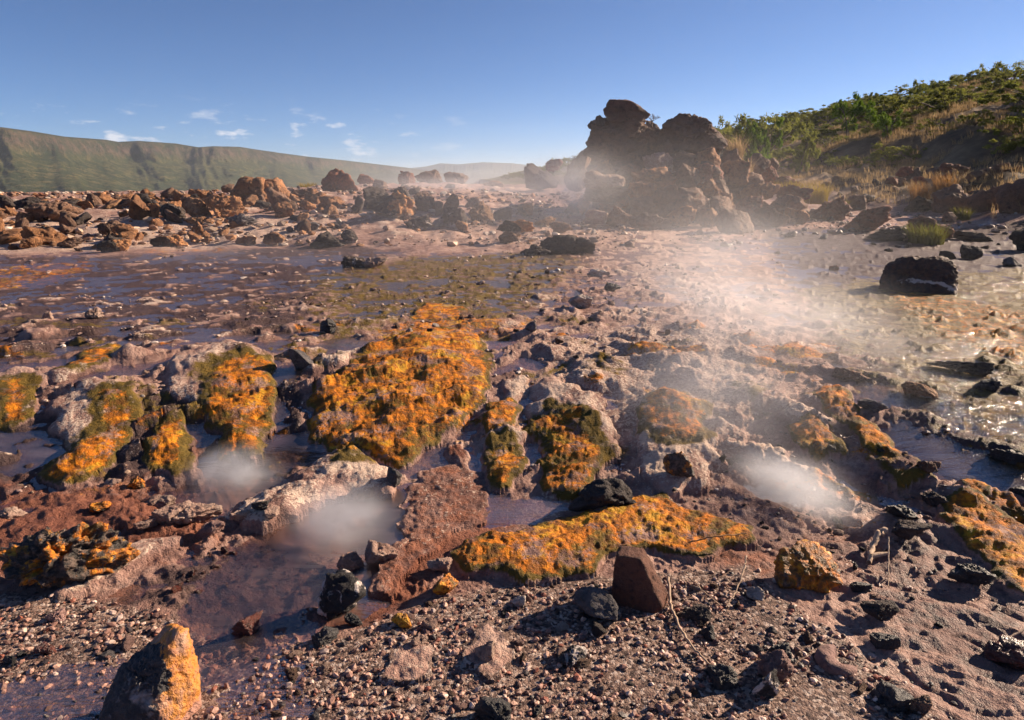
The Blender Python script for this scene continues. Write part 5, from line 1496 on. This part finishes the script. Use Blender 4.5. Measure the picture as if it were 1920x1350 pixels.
# ------------------------------------------------------------------ escarpment and far hills
def ridge(name, top, D_of, zbase, rows, seed, gully, near_frac):
    xs = np.linspace(top[0][0], top[-1][0], 420)
    ys = np.interp(xs, [p[0] for p in top], [p[1] for p in top])
    prof = np.linspace(0, 1, rows)
    V_ = np.zeros((rows, len(xs), 3)); C_ = np.zeros((rows, len(xs), 3))
    for j, (px, py) in enumerate(zip(xs, ys)):
        d = ray(px, py); hz = np.array((d[0], d[1])); hl = np.linalg.norm(hz); hz /= hl
        Dt = D_of(px); zt = CAM_Z + d[2] / hl * Dt
        for i, t in enumerate(prof):
            if t < .72: u_, p_ = t / .72 * .86, (t / .72) ** 1.7 * .66
            elif t < .84: u_, p_ = .86 + (t - .72) / .12 * .05, .66 + (t - .72) / .12 * .30
            else: u_, p_ = .91 + (t - .84) / .16 * .09, .96 + .04 * (t - .84) / .16
            dist = Dt * (near_frac + (1 - near_frac) * u_)
            V_[i, j] = (hz[0] * dist, hz[1] * dist, zbase + (zt - zbase) * p_)
            C_[i, j, 0] = math.exp(-((p_ - .85) / .12) ** 2)
            C_[i, j, 1] = math.exp(-((p_ - .45) / .3) ** 2)
    s = np.arctan2(V_[..., 0], V_[..., 1]) * 60
    pp = prof[:, None] * np.ones((1, len(xs)))
    env = np.sin(np.pi * np.clip(pp * 1.05, 0, 1)) 
    wq = s * .17 + 1.3 * pp * perlin2(s * .22, pp * .7, seed + 7)
    gl = 1.1 * perlin2(wq, pp * .8, seed) + (.15 + .6 * sstep(-.2, .4, perlin2(s * .13, pp * .3, seed + 8))) * (.6 * np.abs(perlin2(wq * 3.1 + pp, pp * 1.6, seed + 1)) + .4 * fbm2(wq * 8, pp * 6, seed + 2, 4, .6))
    dv = V_[..., :2] / np.linalg.norm(V_[..., :2], axis=-1)[..., None]
    V_[..., :2] += dv * (gully * env * (gl - .1))[..., None]
    V_[..., 2] += 1.2 * env * perlin2(s * 2.2, pp * 5, seed + 3)
    idx = np.arange(rows * len(xs)).reshape(rows, -1)
    F_ = np.stack([idx[:-1, :-1], idx[:-1, 1:], idx[1:, 1:], idx[1:, :-1]], -1).reshape(-1, 4)
    o = link(name, mesh_np(name, V_.reshape(-1, 3), F_, {'hc': C_.reshape(-1, 3)}), M['hills'])
    return tag(o, kind='structure')
def D_esc(px): return np.interp(px, [-700, 0, 200, 400, 600, 740, 830], [1300, 1700, 2000, 2300, 2900, 3900, 5200])
ridge('escarpment', [(-700,215),(-300,228),(0,238),(60,246),(120,256),(200,262),(222,266),(260,264),(330,269),(372,276),(400,274),(452,276),(520,286),(580,294),(640,300),(700,307),(760,314),(840,326)], D_esc, -62, 60, 3, 190, .40)
ridge('distant_hills', [(690,322),(740,318),(800,312),(826,306),(860,308),(905,304),(960,306),(1010,312),(1100,318)], lambda p: 7000, -62, 16, 9, 300, .6)

# ------------------------------------------------------------------ air and steam
def vol_mat(name, density, aniso=.35, colr=(.90, .93, 1.0), het=None):
    t = NT(name)
    pv = t.add('ShaderNodeVolumePrincipled')
    t.set(pv.inputs['Color'], colr); t.set(pv.inputs['Anisotropy'], aniso)
    if het is None: t.set(pv.inputs['Density'], density)
    else:
        tc = t.add('ShaderNodeTexCoord'); g = t.add('ShaderNodeVectorMath', operation='LENGTH')
        t.set(g.inputs[0], tc.outputs['Object'])
        fall = t.math('POWER', t.rng(g.outputs['Value'], 1.0, het[1], 0, 1, True), 1.6)
        oi = t.add('ShaderNodeObjectInfo'); av = t.add('ShaderNodeVectorMath', operation='ADD')
        t.set(av.inputs[0], tc.outputs['Object']); t.set(av.inputs[1], t.math('MULTIPLY', oi.outputs['Random'], 20))
        n = t.noise(av.outputs[0], het[0], 3, .55, .5)
        k = t.math('MULTIPLY', fall, t.rng(n, het[2], het[3], 0, 1, True))
        t.set(pv.inputs['Density'], t.math('MULTIPLY', k, density))
    t.l.new(pv.outputs[0], t.out.inputs['Volume'])
    return t.m
def steam(label, px, py, Y, size, density, het=(1.6, .15, .38, .62), rot=(0, 0, 0), aniso=.35):
    P = gp(px, py) if Y is None else at(px, py, Y)
    U, Fc = ico(3)
    me = mesh_np('steam', U, Fc)
    o = link('steam', me, vol_mat('steam_' + label.split()[0], density, aniso, het=het), loc=(P[0], P[1], P[2]))
    o.scale = size; o.rotation_euler = rot
    tag(o, label, 'steam', kind='stuff')
steam('soft steam over the small left pool', 440, 890, None, (.40, .30, .26), 9.0, (2.0, .0, .25, .65))
steam('thick steam over the round pool in the foreground', 640, 985, None, (.42, .34, .32), 10.0, (1.9, .0, .25, .65))
steam('bright steam jet drifting from the vent at right', 1455, 915, None, (.24, .75, .30), 9.0, (1.3, .0, .25, .6), (R(-14), 0, R(28)))
steam('large veil of steam drifting over the shelf right of centre', 1400, 640, 6.4, (1.9, 3.0, 1.1), .85, (1.2, .0, .2, .7), aniso=.5)
steam('low veil of steam above the vent on the pale slope', 1340, 770, None, (1.0, 1.4, .65), 1.2, (1.3, .0, .2, .7), aniso=.5)
steam('bright drifting steam between the outcrop and the near vent', 1290, 540, 8.5, (2.2, 2.6, .9), .18, (1.1, .0, .2, .7), aniso=.5)
steam('tall thin steam in front of the outcrop', 1370, 470, 11.0, (2.8, 2.4, 1.1), .24, (1.0, .0, .15, .7), aniso=.5)
steam('steam bank hugging the outcrop\'s misty left side', 1080, 360, 19, (2.2, 2.0, 1.6), .8, (1.3, .0, .3, .65))
steam('mist lying in the gap between the banks', 860, 352, 27, (8, 5, 1.4), .16, (1.5, .0, .3, .65))
steam('thin mist veiling the whole shelf and the outcrop', 1020, 410, 16, (11, 12, 3.2), .032, (1.0, .0, .1, .5), aniso=.4)
steam('low mist over the left water', 420, 480, 12.5, (5.5, 3.5, .5), .06, (1.5, .0, .3, .65))

bm = bmesh.new(); bmesh.ops.create_cube(bm, size=1.0)
me = bpy.data.meshes.new('haze'); bm.to_mesh(me); bm.free()
hz_o = link('haze', me, vol_mat('thin_haze', 1.0e-4, .3, (.75, .86, 1.0)))
hz_o.scale = (27000, 27000, 290); hz_o.location = (0, 0, 145 - 100)
tag(hz_o, 'thin bluish haze filling the valley air', 'haze', kind='stuff')
